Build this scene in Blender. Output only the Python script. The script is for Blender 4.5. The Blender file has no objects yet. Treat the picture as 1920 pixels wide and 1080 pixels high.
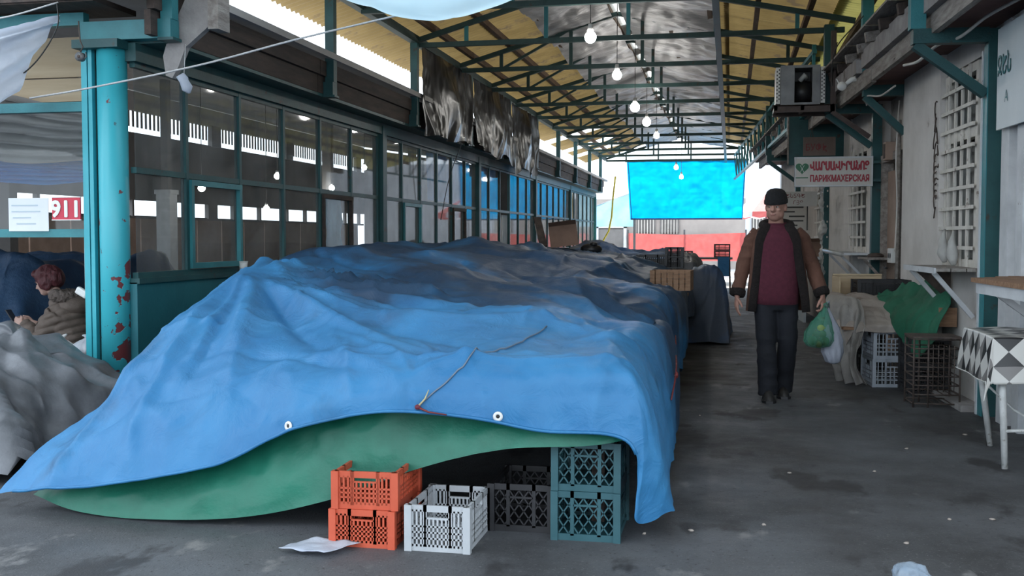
import bpy, bmesh, math, random
import numpy as np
from mathutils import Vector, Matrix, noise, Euler

S = bpy.context.scene
COL = S.collection
random.seed(7)

# ------------------------------------------------------------------ camera
FPX = 2000.0                                   # focal length in pixels of the 1920 wide frame
PITCH = math.atan(95 / FPX)
YAW = math.atan(410 / FPX * math.cos(PITCH))
cam_d = bpy.data.cameras.new('camera'); cam = bpy.data.objects.new('camera', cam_d); COL.objects.link(cam)
cam_d.sensor_width = 36; cam_d.lens = 36 * FPX / 1920; cam_d.clip_end = 400; cam_d.clip_start = 0.05
cam.location = (0, 0, 1.35)
cam.rotation_euler = (math.pi / 2 - PITCH, 0, YAW)
S.camera = cam

# ------------------------------------------------------------------ light
W = bpy.data.worlds.new('sky'); S.world = W; W.use_nodes = True
wn = W.node_tree
bg = wn.nodes['Background']
bg.inputs[0].default_value = (0.80, 0.90, 1.0, 1); bg.inputs[1].default_value = 1.0
sun_d = bpy.data.lights.new('sun', 'SUN'); sun = bpy.data.objects.new('sun', sun_d); COL.objects.link(sun)
sun_d.energy = 3.0; sun_d.angle = math.radians(1.2); sun_d.color = (1, .95, .86)
sun.rotation_euler = Vector((0.25, -0.78, -0.62)).to_track_quat('-Z', 'Y').to_euler()
S.view_settings.view_transform = 'Standard'; S.view_settings.look = 'None'
S.view_settings.gamma = 1; S.view_settings.use_curve_mapping = False
S.view_settings.exposure = 1.78
try:
    S.cycles.max_bounces = 8; S.cycles.diffuse_bounces = 4; S.cycles.transparent_max_bounces = 24
    S.cycles.sample_clamp_indirect = 4.0; S.cycles.caustics_reflective = False; S.cycles.caustics_refractive = False
except Exception:
    pass

# ------------------------------------------------------------------ materials
def mat_base(name):
    m = bpy.data.materials.new(name); m.use_nodes = True
    nt = m.node_tree
    return m, nt, nt.nodes['Principled BSDF']

def pm(name, c1, c2=None, scale=4.0, rough=0.7, bump=0.0, bscale=40.0, metallic=0.0, c3=None, s3=1.2, t3=0.6,
       stretch=(1, 1, 1), spec=0.5, alpha=None, transl=0.0, emit=None, estr=0.0, lo=.35, hi=.7):
    """procedural paint: two noise-mixed colours, an optional third in patches, fine relief"""
    m, nt, b = mat_base(name)
    N, L = nt.nodes, nt.links
    tc = N.new('ShaderNodeTexCoord'); mp = N.new('ShaderNodeMapping'); mp.inputs['Scale'].default_value = stretch
    L.new(tc.outputs['Object'], mp.inputs['Vector'])
    def nz(sc, det=5):
        n = N.new('ShaderNodeTexNoise'); n.inputs['Scale'].default_value = sc; n.inputs['Detail'].default_value = det
        n.inputs['Roughness'].default_value = .6
        L.new(mp.outputs[0], n.inputs['Vector']); return n
    col = None
    if c2 is not None:
        r = N.new('ShaderNodeValToRGB'); r.color_ramp.elements[0].position = lo; r.color_ramp.elements[1].position = hi
        r.color_ramp.elements[0].color = (*c1, 1); r.color_ramp.elements[1].color = (*c2, 1)
        L.new(nz(scale).outputs['Fac'], r.inputs[0]); col = r.outputs[0]
    if c3 is not None:
        r3 = N.new('ShaderNodeValToRGB'); r3.color_ramp.elements[0].position = t3; r3.color_ramp.elements[1].position = min(1, t3 + .06)
        r3.color_ramp.elements[0].color = (0, 0, 0, 1); r3.color_ramp.elements[1].color = (1, 1, 1, 1)
        L.new(nz(s3, 8).outputs['Fac'], r3.inputs[0])
        mx = N.new('ShaderNodeMix'); mx.data_type = 'RGBA'
        L.new(r3.outputs[0], mx.inputs['Factor'])
        if col is not None: L.new(col, mx.inputs['A'])
        else: mx.inputs['A'].default_value = (*c1, 1)
        mx.inputs['B'].default_value = (*c3, 1); col = mx.outputs['Result']
    if col is not None: L.new(col, b.inputs['Base Color'])
    else: b.inputs['Base Color'].default_value = (*c1, 1)
    b.inputs['Roughness'].default_value = rough; b.inputs['Metallic'].default_value = metallic
    b.inputs['Specular IOR Level'].default_value = spec
    if bump:
        bp = N.new('ShaderNodeBump'); bp.inputs['Strength'].default_value = bump; bp.inputs['Distance'].default_value = .02
        L.new(nz(bscale, 6).outputs['Fac'], bp.inputs['Height']); L.new(bp.outputs[0], b.inputs['Normal'])
    if emit: b.inputs['Emission Color'].default_value = (*emit, 1); b.inputs['Emission Strength'].default_value = estr
    if transl:
        t = N.new('ShaderNodeBsdfTranslucent'); ms = N.new('ShaderNodeMixShader'); ms.inputs[0].default_value = transl
        if col is not None: L.new(col, t.inputs['Color'])
        else: t.inputs['Color'].default_value = (*c1, 1)
        L.new(b.outputs[0], ms.inputs[1]); L.new(t.outputs[0], ms.inputs[2])
        L.new(ms.outputs[0], N['Material Output'].inputs['Surface'])
    if alpha is not None:
        out = N['Material Output']; src = out.inputs['Surface'].links[0].from_socket
        tr = N.new('ShaderNodeBsdfTransparent'); ms = N.new('ShaderNodeMixShader'); ms.inputs[0].default_value = alpha
        L.new(tr.outputs[0], ms.inputs[1]); L.new(src, ms.inputs[2]); L.new(ms.outputs[0], out.inputs['Surface'])
    return m

def glass_mat(name, tint, dirt, dcol, gloss=1.0):
    m = bpy.data.materials.new(name); m.use_nodes = True
    nt = m.node_tree; N, L = nt.nodes, nt.links
    N.remove(N['Principled BSDF']); out = N['Material Output']
    tr = N.new('ShaderNodeBsdfTransparent'); tr.inputs[0].default_value = (*tint, 1)
    gl = N.new('ShaderNodeBsdfGlossy'); gl.inputs['Roughness'].default_value = .03; gl.inputs[0].default_value = (gloss, gloss, gloss, 1)
    lw = N.new('ShaderNodeLayerWeight'); lw.inputs[0].default_value = .5
    pw = N.new('ShaderNodeMath'); pw.operation = 'POWER'; pw.inputs[1].default_value = 5; L.new(lw.outputs['Facing'], pw.inputs[0])
    fr = N.new('ShaderNodeMapRange'); fr.inputs[3].default_value = .02; fr.inputs[4].default_value = .5; L.new(pw.outputs[0], fr.inputs[0])
    m1 = N.new('ShaderNodeMixShader'); L.new(fr.outputs[0], m1.inputs[0]); L.new(tr.outputs[0], m1.inputs[1]); L.new(gl.outputs[0], m1.inputs[2])
    df = N.new('ShaderNodeBsdfDiffuse'); df.inputs[0].default_value = (*dcol, 1)
    tc = N.new('ShaderNodeTexCoord'); nz = N.new('ShaderNodeTexNoise'); nz.inputs['Scale'].default_value = 3; nz.inputs['Detail'].default_value = 8
    L.new(tc.outputs['Object'], nz.inputs['Vector'])
    mr = N.new('ShaderNodeMapRange'); mr.inputs[1].default_value = .3; mr.inputs[2].default_value = .75
    mr.inputs[3].default_value = dirt * .4; mr.inputs[4].default_value = dirt * 1.6
    L.new(nz.outputs['Fac'], mr.inputs[0])
    m2 = N.new('ShaderNodeMixShader'); L.new(mr.outputs[0], m2.inputs[0]); L.new(m1.outputs[0], m2.inputs[1]); L.new(df.outputs[0], m2.inputs[2])
    L.new(m2.outputs[0], out.inputs['Surface'])
    return m

M = {}
M['asphalt'] = None
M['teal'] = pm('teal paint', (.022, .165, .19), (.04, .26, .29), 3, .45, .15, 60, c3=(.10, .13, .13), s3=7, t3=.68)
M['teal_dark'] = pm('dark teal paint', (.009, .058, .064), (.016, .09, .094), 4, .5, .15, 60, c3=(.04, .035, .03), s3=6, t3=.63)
M['teal_panel'] = pm('teal panel paint', (.012, .12, .15), (.02, .17, .2), 2, .45, .1, 30)
M['teal_bright'] = pm('bright teal paint', (.035, .36, .43), (.05, .42, .5), 2, .35, .1, 20, c3=(.11, .16, .18), s3=9, t3=.70)
M['truss'] = pm('dull green truss paint', (.018, .048, .046), (.03, .078, .072), 5, .6, .2, 60, c3=(.05, .04, .03), s3=5, t3=.6)
M['purlin'] = pm('brown timber purlin', (.10, .06, .035), (.17, .11, .07), 5, .8, .2, 30, stretch=(6, 1, 6))
M['wood_old'] = pm('weathered grey wood', (.20, .175, .16), (.40, .37, .34), 6, .85, .4, 30, stretch=(4, .6, 4), c3=(.05, .04, .035), s3=4, t3=.64)
M['wood_dark'] = pm('dark brown weathered board', (.035, .028, .025), (.085, .06, .05), 5, .8, .3, 30, stretch=(3, .4, 3))
M['wood'] = pm('brown wood', (.20, .11, .06), (.34, .2, .12), 6, .75, .25, 40, stretch=(1, 6, 6))
M['wood_pale'] = pm('pale plywood', (.50, .38, .24), (.62, .50, .34), 2, .7, .1, 30, stretch=(.5, 1, 6))
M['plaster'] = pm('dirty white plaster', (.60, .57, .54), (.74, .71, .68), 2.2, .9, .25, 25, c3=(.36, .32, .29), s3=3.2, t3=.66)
M['plaster_dark'] = pm('stained plaster', (.44, .39, .35), (.58, .53, .48), 2, .9, .25, 25, c3=(.24, .20, .17), s3=3, t3=.62)  # darker, browner plaster than the main wall
M['grille'] = pm('off white grille paint', (.58, .55, .50), (.72, .69, .63), 6, .6, .2, 40, c3=(.14, .09, .06), s3=9, t3=.62)
M['white_paint'] = pm('chipped white paint', (.50, .52, .54), (.66, .68, .7), 4, .55, .15, 40, c3=(.2, .19, .18), s3=8, t3=.66)
M['white_plastic'] = pm('white plastic', (.62, .62, .60), (.7, .7, .68), 5, .4)
M['brown_panel'] = pm('brown hall panel', (.30, .21, .165), (.40, .29, .23), 3, .7, .1, 20)
M['hall_grey'] = pm('grey hall lining', (.40, .39, .38), (.52, .51, .50), 1.5, .8, .2, 8)
M['hall_dark'] = pm('dark hall board', (.14, .135, .13), (.21, .2, .195), 1.5, .85)
M['concrete'] = pm('old concrete', (.26, .245, .24), (.40, .38, .37), 5, .9, .5, 20, c3=(.12, .10, .09), s3=4, t3=.62)
M['black_film'] = pm('black plastic film', (.010, .010, .012), (.02, .02, .022), 4, .3, .05, 5, spec=.4)
M['black_plastic'] = pm('black plastic', (.012, .012, .014), (.025, .025, .028), 6, .45)
M['navy_tarp'] = pm('navy tarp', (.016, .045, .10), (.03, .075, .15), 4, .55, .5, 18)
M['blue_deep'] = pm('deep blue tarp', (.02, .08, .22), (.04, .13, .31), 4, .5, .5, 16)
M['grey_tarp'] = pm('silver grey woven tarp', (.075, .083, .094), (.15, .16, .18), 5, .42, .25, 14, c3=(.07, .07, .078), s3=3, t3=.64)
M['green_cloth'] = pm('green cloth', (.008, .10, .055), (.016, .15, .085), 5, .8, .2, 60)
M['green_tarp'] = pm('green tarp', (.004, .11, .07), (.011, .17, .11), 3, .5, .3, 12)
M['beige_cloth'] = pm('dusty beige cloth', (.30, .26, .23), (.44, .39, .35), 3, .9, .3, 60, c3=(.2, .17, .145), s3=2.2, t3=.62)
M['grey_film'] = pm('dusty clear film', (.42, .42, .40), (.56, .56, .54), 5, .35, .5, 22, alpha=.72)
M['cardboard'] = pm('cardboard', (.20, .12, .085), (.27, .165, .12), 4, .8)
M['grey_plastic'] = pm('grey blue crate plastic', (.34, .38, .43), (.44, .48, .53), 5, .5)
M['orange_plastic'] = pm('orange red crate plastic', (.45, .07, .03), (.55, .10, .05), 5, .45)
M['white_crate'] = pm('pale crate plastic', (.36, .38, .40), (.44, .46, .48), 5, .5)
M['teal_crate'] = pm('dark teal crate plastic', (.015, .07, .085), (.03, .1, .12), 5, .5)
M['rust_wire'] = pm('rusty wire', (.07, .055, .05), (.13, .10, .085), 20, .7, metallic=.3)
M['metal_grey'] = pm('galvanised grey metal', (.13, .135, .14), (.2, .205, .21), 5, .45, metallic=.5)
M['brown_frame'] = pm('brown painted angle iron', (.045, .03, .028), (.085, .06, .05), 6, .6, .2)
M['leg_paint'] = pm('flaking white table legs', (.50, .51, .50), (.66, .67, .66), 14, .5, .2, 60, c3=(.22, .19, .16), s3=16, t3=.6)
M['rope'] = pm('white rope', (.55, .55, .56), (.7, .7, .7), 60, .8, .5, 200)
M['cable_white'] = pm('white cable', (.52, .49, .46), (.6, .58, .55), 10, .5)
M['cable_black'] = pm('black cable', (.015, .015, .015), (.02, .02, .02), 10, .5)
M['yellow_hose'] = pm('yellow hose', (.62, .5, .04), (.7, .58, .08), 10, .4)
M['pane'] = glass_mat('dusty glass', (.82, .84, .84), .15, (.42, .41, .40))
M['pane_clear'] = glass_mat('thin glass', (.93, .95, .95), .03, (.5, .5, .5))
M['bulb'] = pm('lit bulb', (1, 1, 1), emit=(1, .97, .92), estr=40)
M['tube_light'] = pm('lit lamp', (1, 1, 1), emit=(1, .98, .95), estr=6)
M['red_board'] = pm('red sign board', (.52, .02, .05), (.6, .03, .07), 5, .4)
M['paper'] = pm('white paper', (.72, .76, .80), (.8, .83, .86), 3, .7)
M['ink_white'] = pm('white lettering', (.85, .85, .85), rough=.5)
M['ink_red'] = pm('dark red lettering', (.33, .012, .03), rough=.5)
M['ink_maroon'] = pm('maroon lettering', (.16, .02, .02), rough=.5)
M['ink_green'] = pm('green lettering', (.02, .13, .06), rough=.5)
M['ink_teal'] = pm('teal lettering', (.02, .15, .17), rough=.5)
M['ink_black'] = pm('dark lettering', (.03, .03, .03), rough=.5)
M['ink_grey'] = pm('faded grey lettering', (.48, .56, .62), rough=.6)
M['sign_cream'] = pm('cream sign board', (.50, .48, .44), (.58, .56, .52), 3, .5)
M['sign_brown'] = pm('faded brown sign board', (.115, .08, .065), (.16, .115, .095), 4, .6)
M['sign_white'] = pm('pale blue white sign board', (.50, .57, .60), (.58, .64, .67), 2, .5)

def asphalt():
    m, nt, b = mat_base('worn asphalt'); N, L = nt.nodes, nt.links
    tc = N.new('ShaderNodeTexCoord')
    def nz(sc, det, v=tc.outputs['Object'], ro=.6):
        n = N.new('ShaderNodeTexNoise'); n.inputs['Scale'].default_value = sc; n.inputs['Detail'].default_value = det
        n.inputs['Roughness'].default_value = ro; L.new(v, n.inputs['Vector']); return n.outputs['Fac']
    def ramp(fac, a, ca, bb, cb):
        r = N.new('ShaderNodeValToRGB'); e = r.color_ramp.elements
        e[0].position, e[1].position = a, bb; e[0].color = (*ca, 1); e[1].color = (*cb, 1); L.new(fac, r.inputs[0]); return r.outputs[0]
    def mix(fac, a, bq):
        x = N.new('ShaderNodeMix'); x.data_type = 'RGBA'
        L.new(fac, x.inputs['Factor']); L.new(a, x.inputs['A'])
        if isinstance(bq, tuple): x.inputs['B'].default_value = (*bq, 1)
        else: L.new(bq, x.inputs['B'])
        return x.outputs['Result']
    mp = N.new('ShaderNodeMapping'); mp.inputs['Scale'].default_value = (1, .55, 1); L.new(tc.outputs['Object'], mp.inputs['Vector'])
    base = ramp(nz(.8, 8), .36, (.042, .043, .046), .64, (.105, .112, .122))
    grit = ramp(nz(70, 4), .60, (0, 0, 0), .68, (1, 1, 1))
    c = mix(grit, base, (.15, .15, .155))
    pit = ramp(nz(45, 5), .60, (0, 0, 0), .66, (1, 1, 1))
    c = mix(pit, c, (.035, .035, .037))
    wet = ramp(nz(1.7, 7, mp.outputs[0]), .56, (0, 0, 0), .60, (1, 1, 1))
    c = mix(wet, c, (.036, .036, .039))
    pale = ramp(nz(2.9, 9, mp.outputs[0]), .62, (0, 0, 0), .68, (1, 1, 1))
    c = mix(pale, c, (.17, .17, .17))
    L.new(c, b.inputs['Base Color'])
    rr = N.new('ShaderNodeMapRange'); rr.inputs[1].default_value = .3; rr.inputs[2].default_value = .7; rr.inputs[3].default_value = .45; rr.inputs[4].default_value = .85
    L.new(nz(3, 5), rr.inputs[0]); L.new(rr.outputs[0], b.inputs['Roughness'])
    bp = N.new('ShaderNodeBump'); bp.inputs['Strength'].default_value = .5; bp.inputs['Distance'].default_value = .006
    L.new(nz(110, 4), bp.inputs['Height']); L.new(bp.outputs[0], b.inputs['Normal'])
    return m
M['asphalt'] = asphalt()

def tarp_mat(name, c1, c2, dust_shade, dust_shade_t):
    """blue polythene: woven relief, crumple, dusty patches, with shade painted in towards the back"""
    m, nt, b = mat_base(name); N, L = nt.nodes, nt.links
    tc = N.new('ShaderNodeTexCoord')
    def nz(sc, det, ro=.6, dist=0):
        n = N.new('ShaderNodeTexNoise'); n.inputs['Scale'].default_value = sc; n.inputs['Detail'].default_value = det
        n.inputs['Roughness'].default_value = ro; n.inputs['Distortion'].default_value = dist
        L.new(tc.outputs['Object'], n.inputs['Vector']); return n.outputs['Fac']
    r = N.new('ShaderNodeValToRGB'); e = r.color_ramp.elements; e[0].position = .35; e[1].position = .68
    e[0].color = (*c1, 1); e[1].color = (*c2, 1); L.new(nz(2.2, 5), r.inputs[0])
    # dusty noise patches; the rise towards the back paints in the fading light
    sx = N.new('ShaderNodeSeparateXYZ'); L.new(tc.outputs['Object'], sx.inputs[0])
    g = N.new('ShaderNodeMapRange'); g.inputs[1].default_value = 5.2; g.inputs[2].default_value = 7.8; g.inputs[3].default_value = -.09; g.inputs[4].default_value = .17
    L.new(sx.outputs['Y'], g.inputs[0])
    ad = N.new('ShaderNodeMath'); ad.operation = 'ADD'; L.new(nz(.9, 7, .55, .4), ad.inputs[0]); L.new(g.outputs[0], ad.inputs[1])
    r2 = N.new('ShaderNodeValToRGB'); e = r2.color_ramp.elements; e[0].position = dust_shade_t; e[1].position = dust_shade_t + .16
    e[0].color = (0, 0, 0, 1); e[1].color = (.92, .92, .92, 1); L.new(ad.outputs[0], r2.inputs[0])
    x = N.new('ShaderNodeMix'); x.data_type = 'RGBA'; L.new(r2.outputs[0], x.inputs['Factor']); L.new(r.outputs[0], x.inputs['A']); x.inputs['B'].default_value = (*dust_shade, 1)
    L.new(x.outputs['Result'], b.inputs['Base Color'])
    b.inputs['Roughness'].default_value = .5; b.inputs['Specular IOR Level'].default_value = .35
    bp = N.new('ShaderNodeBump'); bp.inputs['Strength'].default_value = .55; bp.inputs['Distance'].default_value = .02
    L.new(nz(7, 9, .62, .8), bp.inputs['Height']); L.new(bp.outputs[0], b.inputs['Normal'])
    return m
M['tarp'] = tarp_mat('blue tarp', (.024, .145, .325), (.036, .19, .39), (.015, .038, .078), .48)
M['tarp_far'] = tarp_mat('dark blue tarp', (.02, .075, .20), (.035, .11, .27), (.07, .085, .11), .6)
M['cyan_tarp'] = pm('thin cyan tarp', (.0, .22, .52), (.0, .30, .62), 3, .5, .6, 7, transl=.7)
M['pale_tarp'] = pm('thin pale blue sheet', (.60, .82, .92), (.68, .87, .95), 2, .5, .3, 6, transl=.85)
M['white_sheet'] = pm('thin white sheet', (.60, .66, .76), (.72, .76, .84), 4, .5, .5, 16, transl=.4)
M['red_sheet'] = pm('red banner', (.55, .11, .105), (.62, .15, .14), 3, .5, .3, 9, transl=.3)
M['yellow_sheet'] = pm('yellowed corrugated plastic', (.23, .165, .068), (.32, .235, .10), 2.2, .55, .1, 30, transl=.12, c3=(.17, .125, .075), s3=2.5, t3=.6)
M['lime_sheet'] = pm('lime corrugated plastic', (.40, .38, .12), (.48, .45, .16), 2, .5, .1, 30, transl=.12)
M['foil'] = pm('crumpled grey foil', (.34, .33, .325), (.54, .53, .52), 3, .45, .8, 7, metallic=.15, stretch=(.5, 2.2, 1))
M['blue_curtain'] = pm('blue sheet curtain', (.03, .19, .52), (.05, .26, .62), 3, .5, .3, 9, transl=.4)
M['grey_sheet'] = pm('grey ribbed plastic sheet', (.26, .25, .24), (.36, .35, .34), 2, .5, .3, 14, transl=.4)

# ------------------------------------------------------------------ mesh helpers
class MB:
    def __init__(self, mx=None):
        self.v = []; self.f = []; self.M = mx; self.smooth = False
    def add(self, vs, fs):
        n = len(self.v)
        for p in vs:
            p = Vector(p)
            self.v.append(tuple(self.M @ p) if self.M is not None else tuple(p))
        self.f += [tuple(i + n for i in f) for f in fs]
        return self
    def box(self, x0, x1, y0, y1, z0, z1):
        return self.add([(x0, y0, z0), (x1, y0, z0), (x1, y1, z0), (x0, y1, z0), (x0, y0, z1), (x1, y0, z1), (x1, y1, z1), (x0, y1, z1)],
                        [(3, 2, 1, 0), (4, 5, 6, 7), (0, 1, 5, 4), (1, 2, 6, 5), (2, 3, 7, 6), (3, 0, 4, 7)])
    def bar(self, p, q, w, h, up=(0, 0, 1)):
        p, q = Vector(p), Vector(q); d = (q - p).normalized(); up = Vector(up)
        if abs(d.dot(up)) > .98: up = Vector((1, 0, 0))
        s = d.cross(up).normalized(); u = s.cross(d)
        vs = [c + s * a * w / 2 + u * b * h / 2 for c in (p, q) for a, b in ((-1, -1), (1, -1), (1, 1), (-1, 1))]
        return self.add(vs, [(3, 2, 1, 0), (4, 5, 6, 7), (0, 1, 5, 4), (1, 2, 6, 5), (2, 3, 7, 6), (3, 0, 4, 7)])
    def tube(self, pts, r, n=8, cap=True, sy=1.0, up=(0, 0, 1)):
        """round (or elliptical: sy) tube along points, r a number or one radius per point"""
        pts = [Vector(p) for p in pts]; k = len(pts)
        rs = r if isinstance(r, (list, tuple)) else [r] * k
        vs = []; prev = None
        for i, p in enumerate(pts):
            t = (pts[min(i + 1, k - 1)] - pts[max(i - 1, 0)]).normalized()
            if prev is None:
                a = Vector(up)
                if abs(t.dot(a)) > .95: a = Vector((0, 1, 0))
                s = t.cross(a).normalized()
            else:
                s = (prev - t * prev.dot(t)).normalized()
            prev = s; u = t.cross(s)
            ri = rs[i]; ra, rb = ri if isinstance(ri, (list, tuple)) else (ri, ri * sy)
            vs += [p + s * (ra * math.cos(2 * math.pi * j / n)) + u * (rb * math.sin(2 * math.pi * j / n)) for j in range(n)]
        fs = [(i * n + j, i * n + (j + 1) % n, (i + 1) * n + (j + 1) % n, (i + 1) * n + j) for i in range(k - 1) for j in range(n)]
        if cap: fs += [tuple(reversed(range(n))), tuple((k - 1) * n + j for j in range(n))]
        self.smooth = True
        return self.add(vs, fs)
    def rings(self, rings, cap=True, closed=True):
        n = len(rings[0]); k = len(rings); vs = [p for r in rings for p in r]
        m = n if closed else n - 1
        fs = [(i * n + j, i * n + (j + 1) % n, (i + 1) * n + (j + 1) % n, (i + 1) * n + j) for i in range(k - 1) for j in range(m)]
        if cap and closed: fs += [tuple(reversed(range(n))), tuple((k - 1) * n + j for j in range(n))]
        self.smooth = True
        return self.add(vs, fs)
    def ball(self, c, r, n=12, m=8):
        c = Vector(c); r = Vector(r if isinstance(r, (list, tuple)) else (r, r, r))
        vs = [c + Vector((0, 0, -r.z))]
        for i in range(1, m):
            a = -math.pi / 2 + math.pi * i / m
            vs += [c + Vector((r.x * math.cos(a) * math.cos(2 * math.pi * j / n), r.y * math.cos(a) * math.sin(2 * math.pi * j / n), r.z * math.sin(a))) for j in range(n)]
        vs.append(c + Vector((0, 0, r.z))); t = len(vs) - 1
        fs = [(0, 1 + (j + 1) % n, 1 + j) for j in range(n)]
        for i in range(m - 2):
            fs += [(1 + i * n + j, 1 + i * n + (j + 1) % n, 1 + (i + 1) * n + (j + 1) % n, 1 + (i + 1) * n + j) for j in range(n)]
        b = 1 + (m - 2) * n
        fs += [(b + j, b + (j + 1) % n, t) for j in range(n)]
        self.smooth = True
        return self.add(vs, fs)
    def grid(self, P, flip=False):
        """P: array (rows, cols, 3)"""
        nv, nu = P.shape[:2]; vs = P.reshape(-1, 3).tolist()
        q = [(i * nu + j, i * nu + j + 1, (i + 1) * nu + j + 1, (i + 1) * nu + j) for i in range(nv - 1) for j in range(nu - 1)]
        if flip: q = [tuple(reversed(f)) for f in q]
        self.smooth = True
        return self.add(vs, q)
    def prism(self, poly, axis, a0, a1):
        """polygon (2D) pushed along an axis; poly in the other two coordinates"""
        def mk(u, v, w):
            return {'x': (w, u, v), 'y': (u, w, v), 'z': (u, v, w)}[axis]
        n = len(poly)
        vs = [mk(u, v, a0) for u, v in poly] + [mk(u, v, a1) for u, v in poly]
        fs = [tuple(range(n)), tuple(reversed(range(n, 2 * n)))] + [(i, n + i, n + (i + 1) % n, (i + 1) % n) for i in range(n)]
        return self.add(vs, fs)
    def mesh(self, name, m, smooth=None):
        me = bpy.data.meshes.new(name); me.from_pydata(self.v, [], self.f); me.update()
        bmm = bmesh.new(); bmm.from_mesh(me); bmesh.ops.recalc_face_normals(bmm, faces=bmm.faces); bmm.to_mesh(me); bmm.free()
        if m is not None: me.materials.append(M[m] if isinstance(m, str) else m)
        if self.smooth if smooth is None else smooth:
            for p in me.polygons: p.use_smooth = True
        return me
    def build(self, name, m, parent=None, smooth=None, **kw):
        return put(name, self.mesh(name, m, smooth), parent, **kw)

def put(name, me, parent=None, label=None, cat=None, group=None, kind=None, loc=None, rot=None):
    o = bpy.data.objects.new(name, me); COL.objects.link(o)
    if parent is not None: o.parent = parent
    if loc is not None: o.location = loc
    if rot is not None: o.rotation_euler = rot
    tag(o, label, cat, group, kind)
    return o
def tag(o, label=None, cat=None, group=None, kind=None):
    if label: o['label'] = label
    if cat: o['category'] = cat
    if group: o['group'] = group
    if kind: o['kind'] = kind
    return o
def T(name, label=None, cat=None, group=None, loc=(0, 0, 0), rotz=0.0, kind=None):
    o = put(name, None, None, label, cat, group, kind, loc, (0, 0, rotz)); o.empty_display_size = .1
    return o
def copy_tree(o, loc=None, rotz=None, label=None, group=None, parent=None):
    c = o.copy(); COL.objects.link(c)
    if parent is not None: c.parent = parent
    if loc is not None: c.location = loc
    if rotz is not None: c.rotation_euler = (0, 0, rotz)
    if label: c['label'] = label
    if group: c['group'] = group
    for ch in list(o.children): copy_tree(ch, parent=c)
    return c
def bevel(o, w=.006, seg=2):
    md = o.modifiers.new('bevel', 'BEVEL'); md.width = w; md.segments = seg; md.limit_method = 'ANGLE'; return o
def solid(o, t=.004):
    md = o.modifiers.new('thick', 'SOLIDIFY'); md.thickness = t; md.offset = 0; return o

def text_mesh(s, size, m, ext=.002, bold=0.0, align='LEFT', xs=1.0, shear=0.0):
    cu = bpy.data.curves.new('t', 'FONT'); cu.body = s; cu.size = size; cu.extrude = 0.0; cu.fill_mode = 'FRONT'; cu.align_x = align; cu.shear = shear
    cu.resolution_u = 3
    o = bpy.data.objects.new('t', cu); COL.objects.link(o); o.scale = (xs, 1, 1)
    bpy.context.view_layer.update()
    dg = bpy.context.evaluated_depsgraph_get(); me = bpy.data.meshes.new_from_object(o.evaluated_get(dg))
    for v in me.vertices: v.co.x *= xs
    bpy.data.objects.remove(o); bpy.data.curves.remove(cu)
    # glyph strokes overlap, so every piece lies a hair above the last; heavier strokes are shifted copies
    src = [[tuple(me.vertices[i].co) for i in p.vertices] for p in me.polygons]; V2, F2 = [], []
    sh = ((0, 0), (1, 0), (-1, 0), (0, 1), (0, -1), (.7, .7), (-.7, .7), (.7, -.7), (-.7, -.7)) if bold else ((0, 0),)
    for k, (a, b_) in enumerate(sh):
        for q, poly in enumerate(src):
            n0 = len(V2); V2 += [(x + a * bold, y + b_ * bold, z + k * .0003 + (q % 40) * 7e-6) for x, y, z in poly]; F2.append(tuple(range(n0, len(V2))))
    bpy.data.meshes.remove(me); me = bpy.data.meshes.new('lettering'); me.from_pydata(V2, [], F2)
    for p in me.polygons: p.use_smooth = False
    me.update(); me.materials.clear(); me.materials.append(M[m]); return me

def cr(P, t):
    """Catmull-Rom along axis 0 of P at parameter array t in [0, n-1]"""
    n = P.shape[0]; i = np.clip(np.floor(t).astype(int), 0, n - 2); f = (t - i)[:, None, None]
    g = lambda k: P[np.clip(i + k, 0, n - 1)]
    p0, p1, p2, p3 = g(-1), g(0), g(1), g(2)
    p0 = np.where((i == 0)[:, None, None], 2 * p1 - p2, p0); p3 = np.where((i == n - 2)[:, None, None], 2 * p2 - p1, p3)
    return .5 * (2 * p1 + (p2 - p0) * f + (2 * p0 - 5 * p1 + 4 * p2 - p3) * f ** 2 + (3 * p1 - p0 - 3 * p2 + p3) * f ** 3)
def loft(rows, nv, nu):
    P = np.array(rows, float)
    A = cr(P, np.linspace(0, P.shape[0] - 1, nv))
    B = cr(A.transpose(1, 0, 2), np.linspace(0, P.shape[1] - 1, nu)).transpose(1, 0, 2)
    return B
def normals(P):
    du = np.gradient(P, axis=1); dv = np.gradient(P, axis=0)
    n = np.cross(du, dv); n /= np.linalg.norm(n, axis=2, keepdims=True) + 1e-9
    return n
_rng = np.random.RandomState(3)
_LAT = _rng.rand(64, 64, 64)
def vnoise(X, Y, Z=None):
    """smooth value noise for arrays, range 0..1"""
    if Z is None: Z = np.zeros_like(X)
    xi, yi, zi = np.floor(X).astype(int), np.floor(Y).astype(int), np.floor(Z).astype(int)
    fx, fy, fz = X - xi, Y - yi, Z - zi
    fx, fy, fz = [t * t * (3 - 2 * t) for t in (fx, fy, fz)]
    L = lambda a, b, c: _LAT[(xi + a) % 64, (yi + b) % 64, (zi + c) % 64]
    c00 = L(0, 0, 0) * (1 - fx) + L(1, 0, 0) * fx; c10 = L(0, 1, 0) * (1 - fx) + L(1, 1, 0) * fx
    c01 = L(0, 0, 1) * (1 - fx) + L(1, 0, 1) * fx; c11 = L(0, 1, 1) * (1 - fx) + L(1, 1, 1) * fx
    return (c00 * (1 - fy) + c10 * fy) * (1 - fz) + (c01 * (1 - fy) + c11 * fy) * fz
def ridged(X, Y, Z=None): return 1 - np.abs(2 * vnoise(X, Y, Z) - 1)
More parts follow.
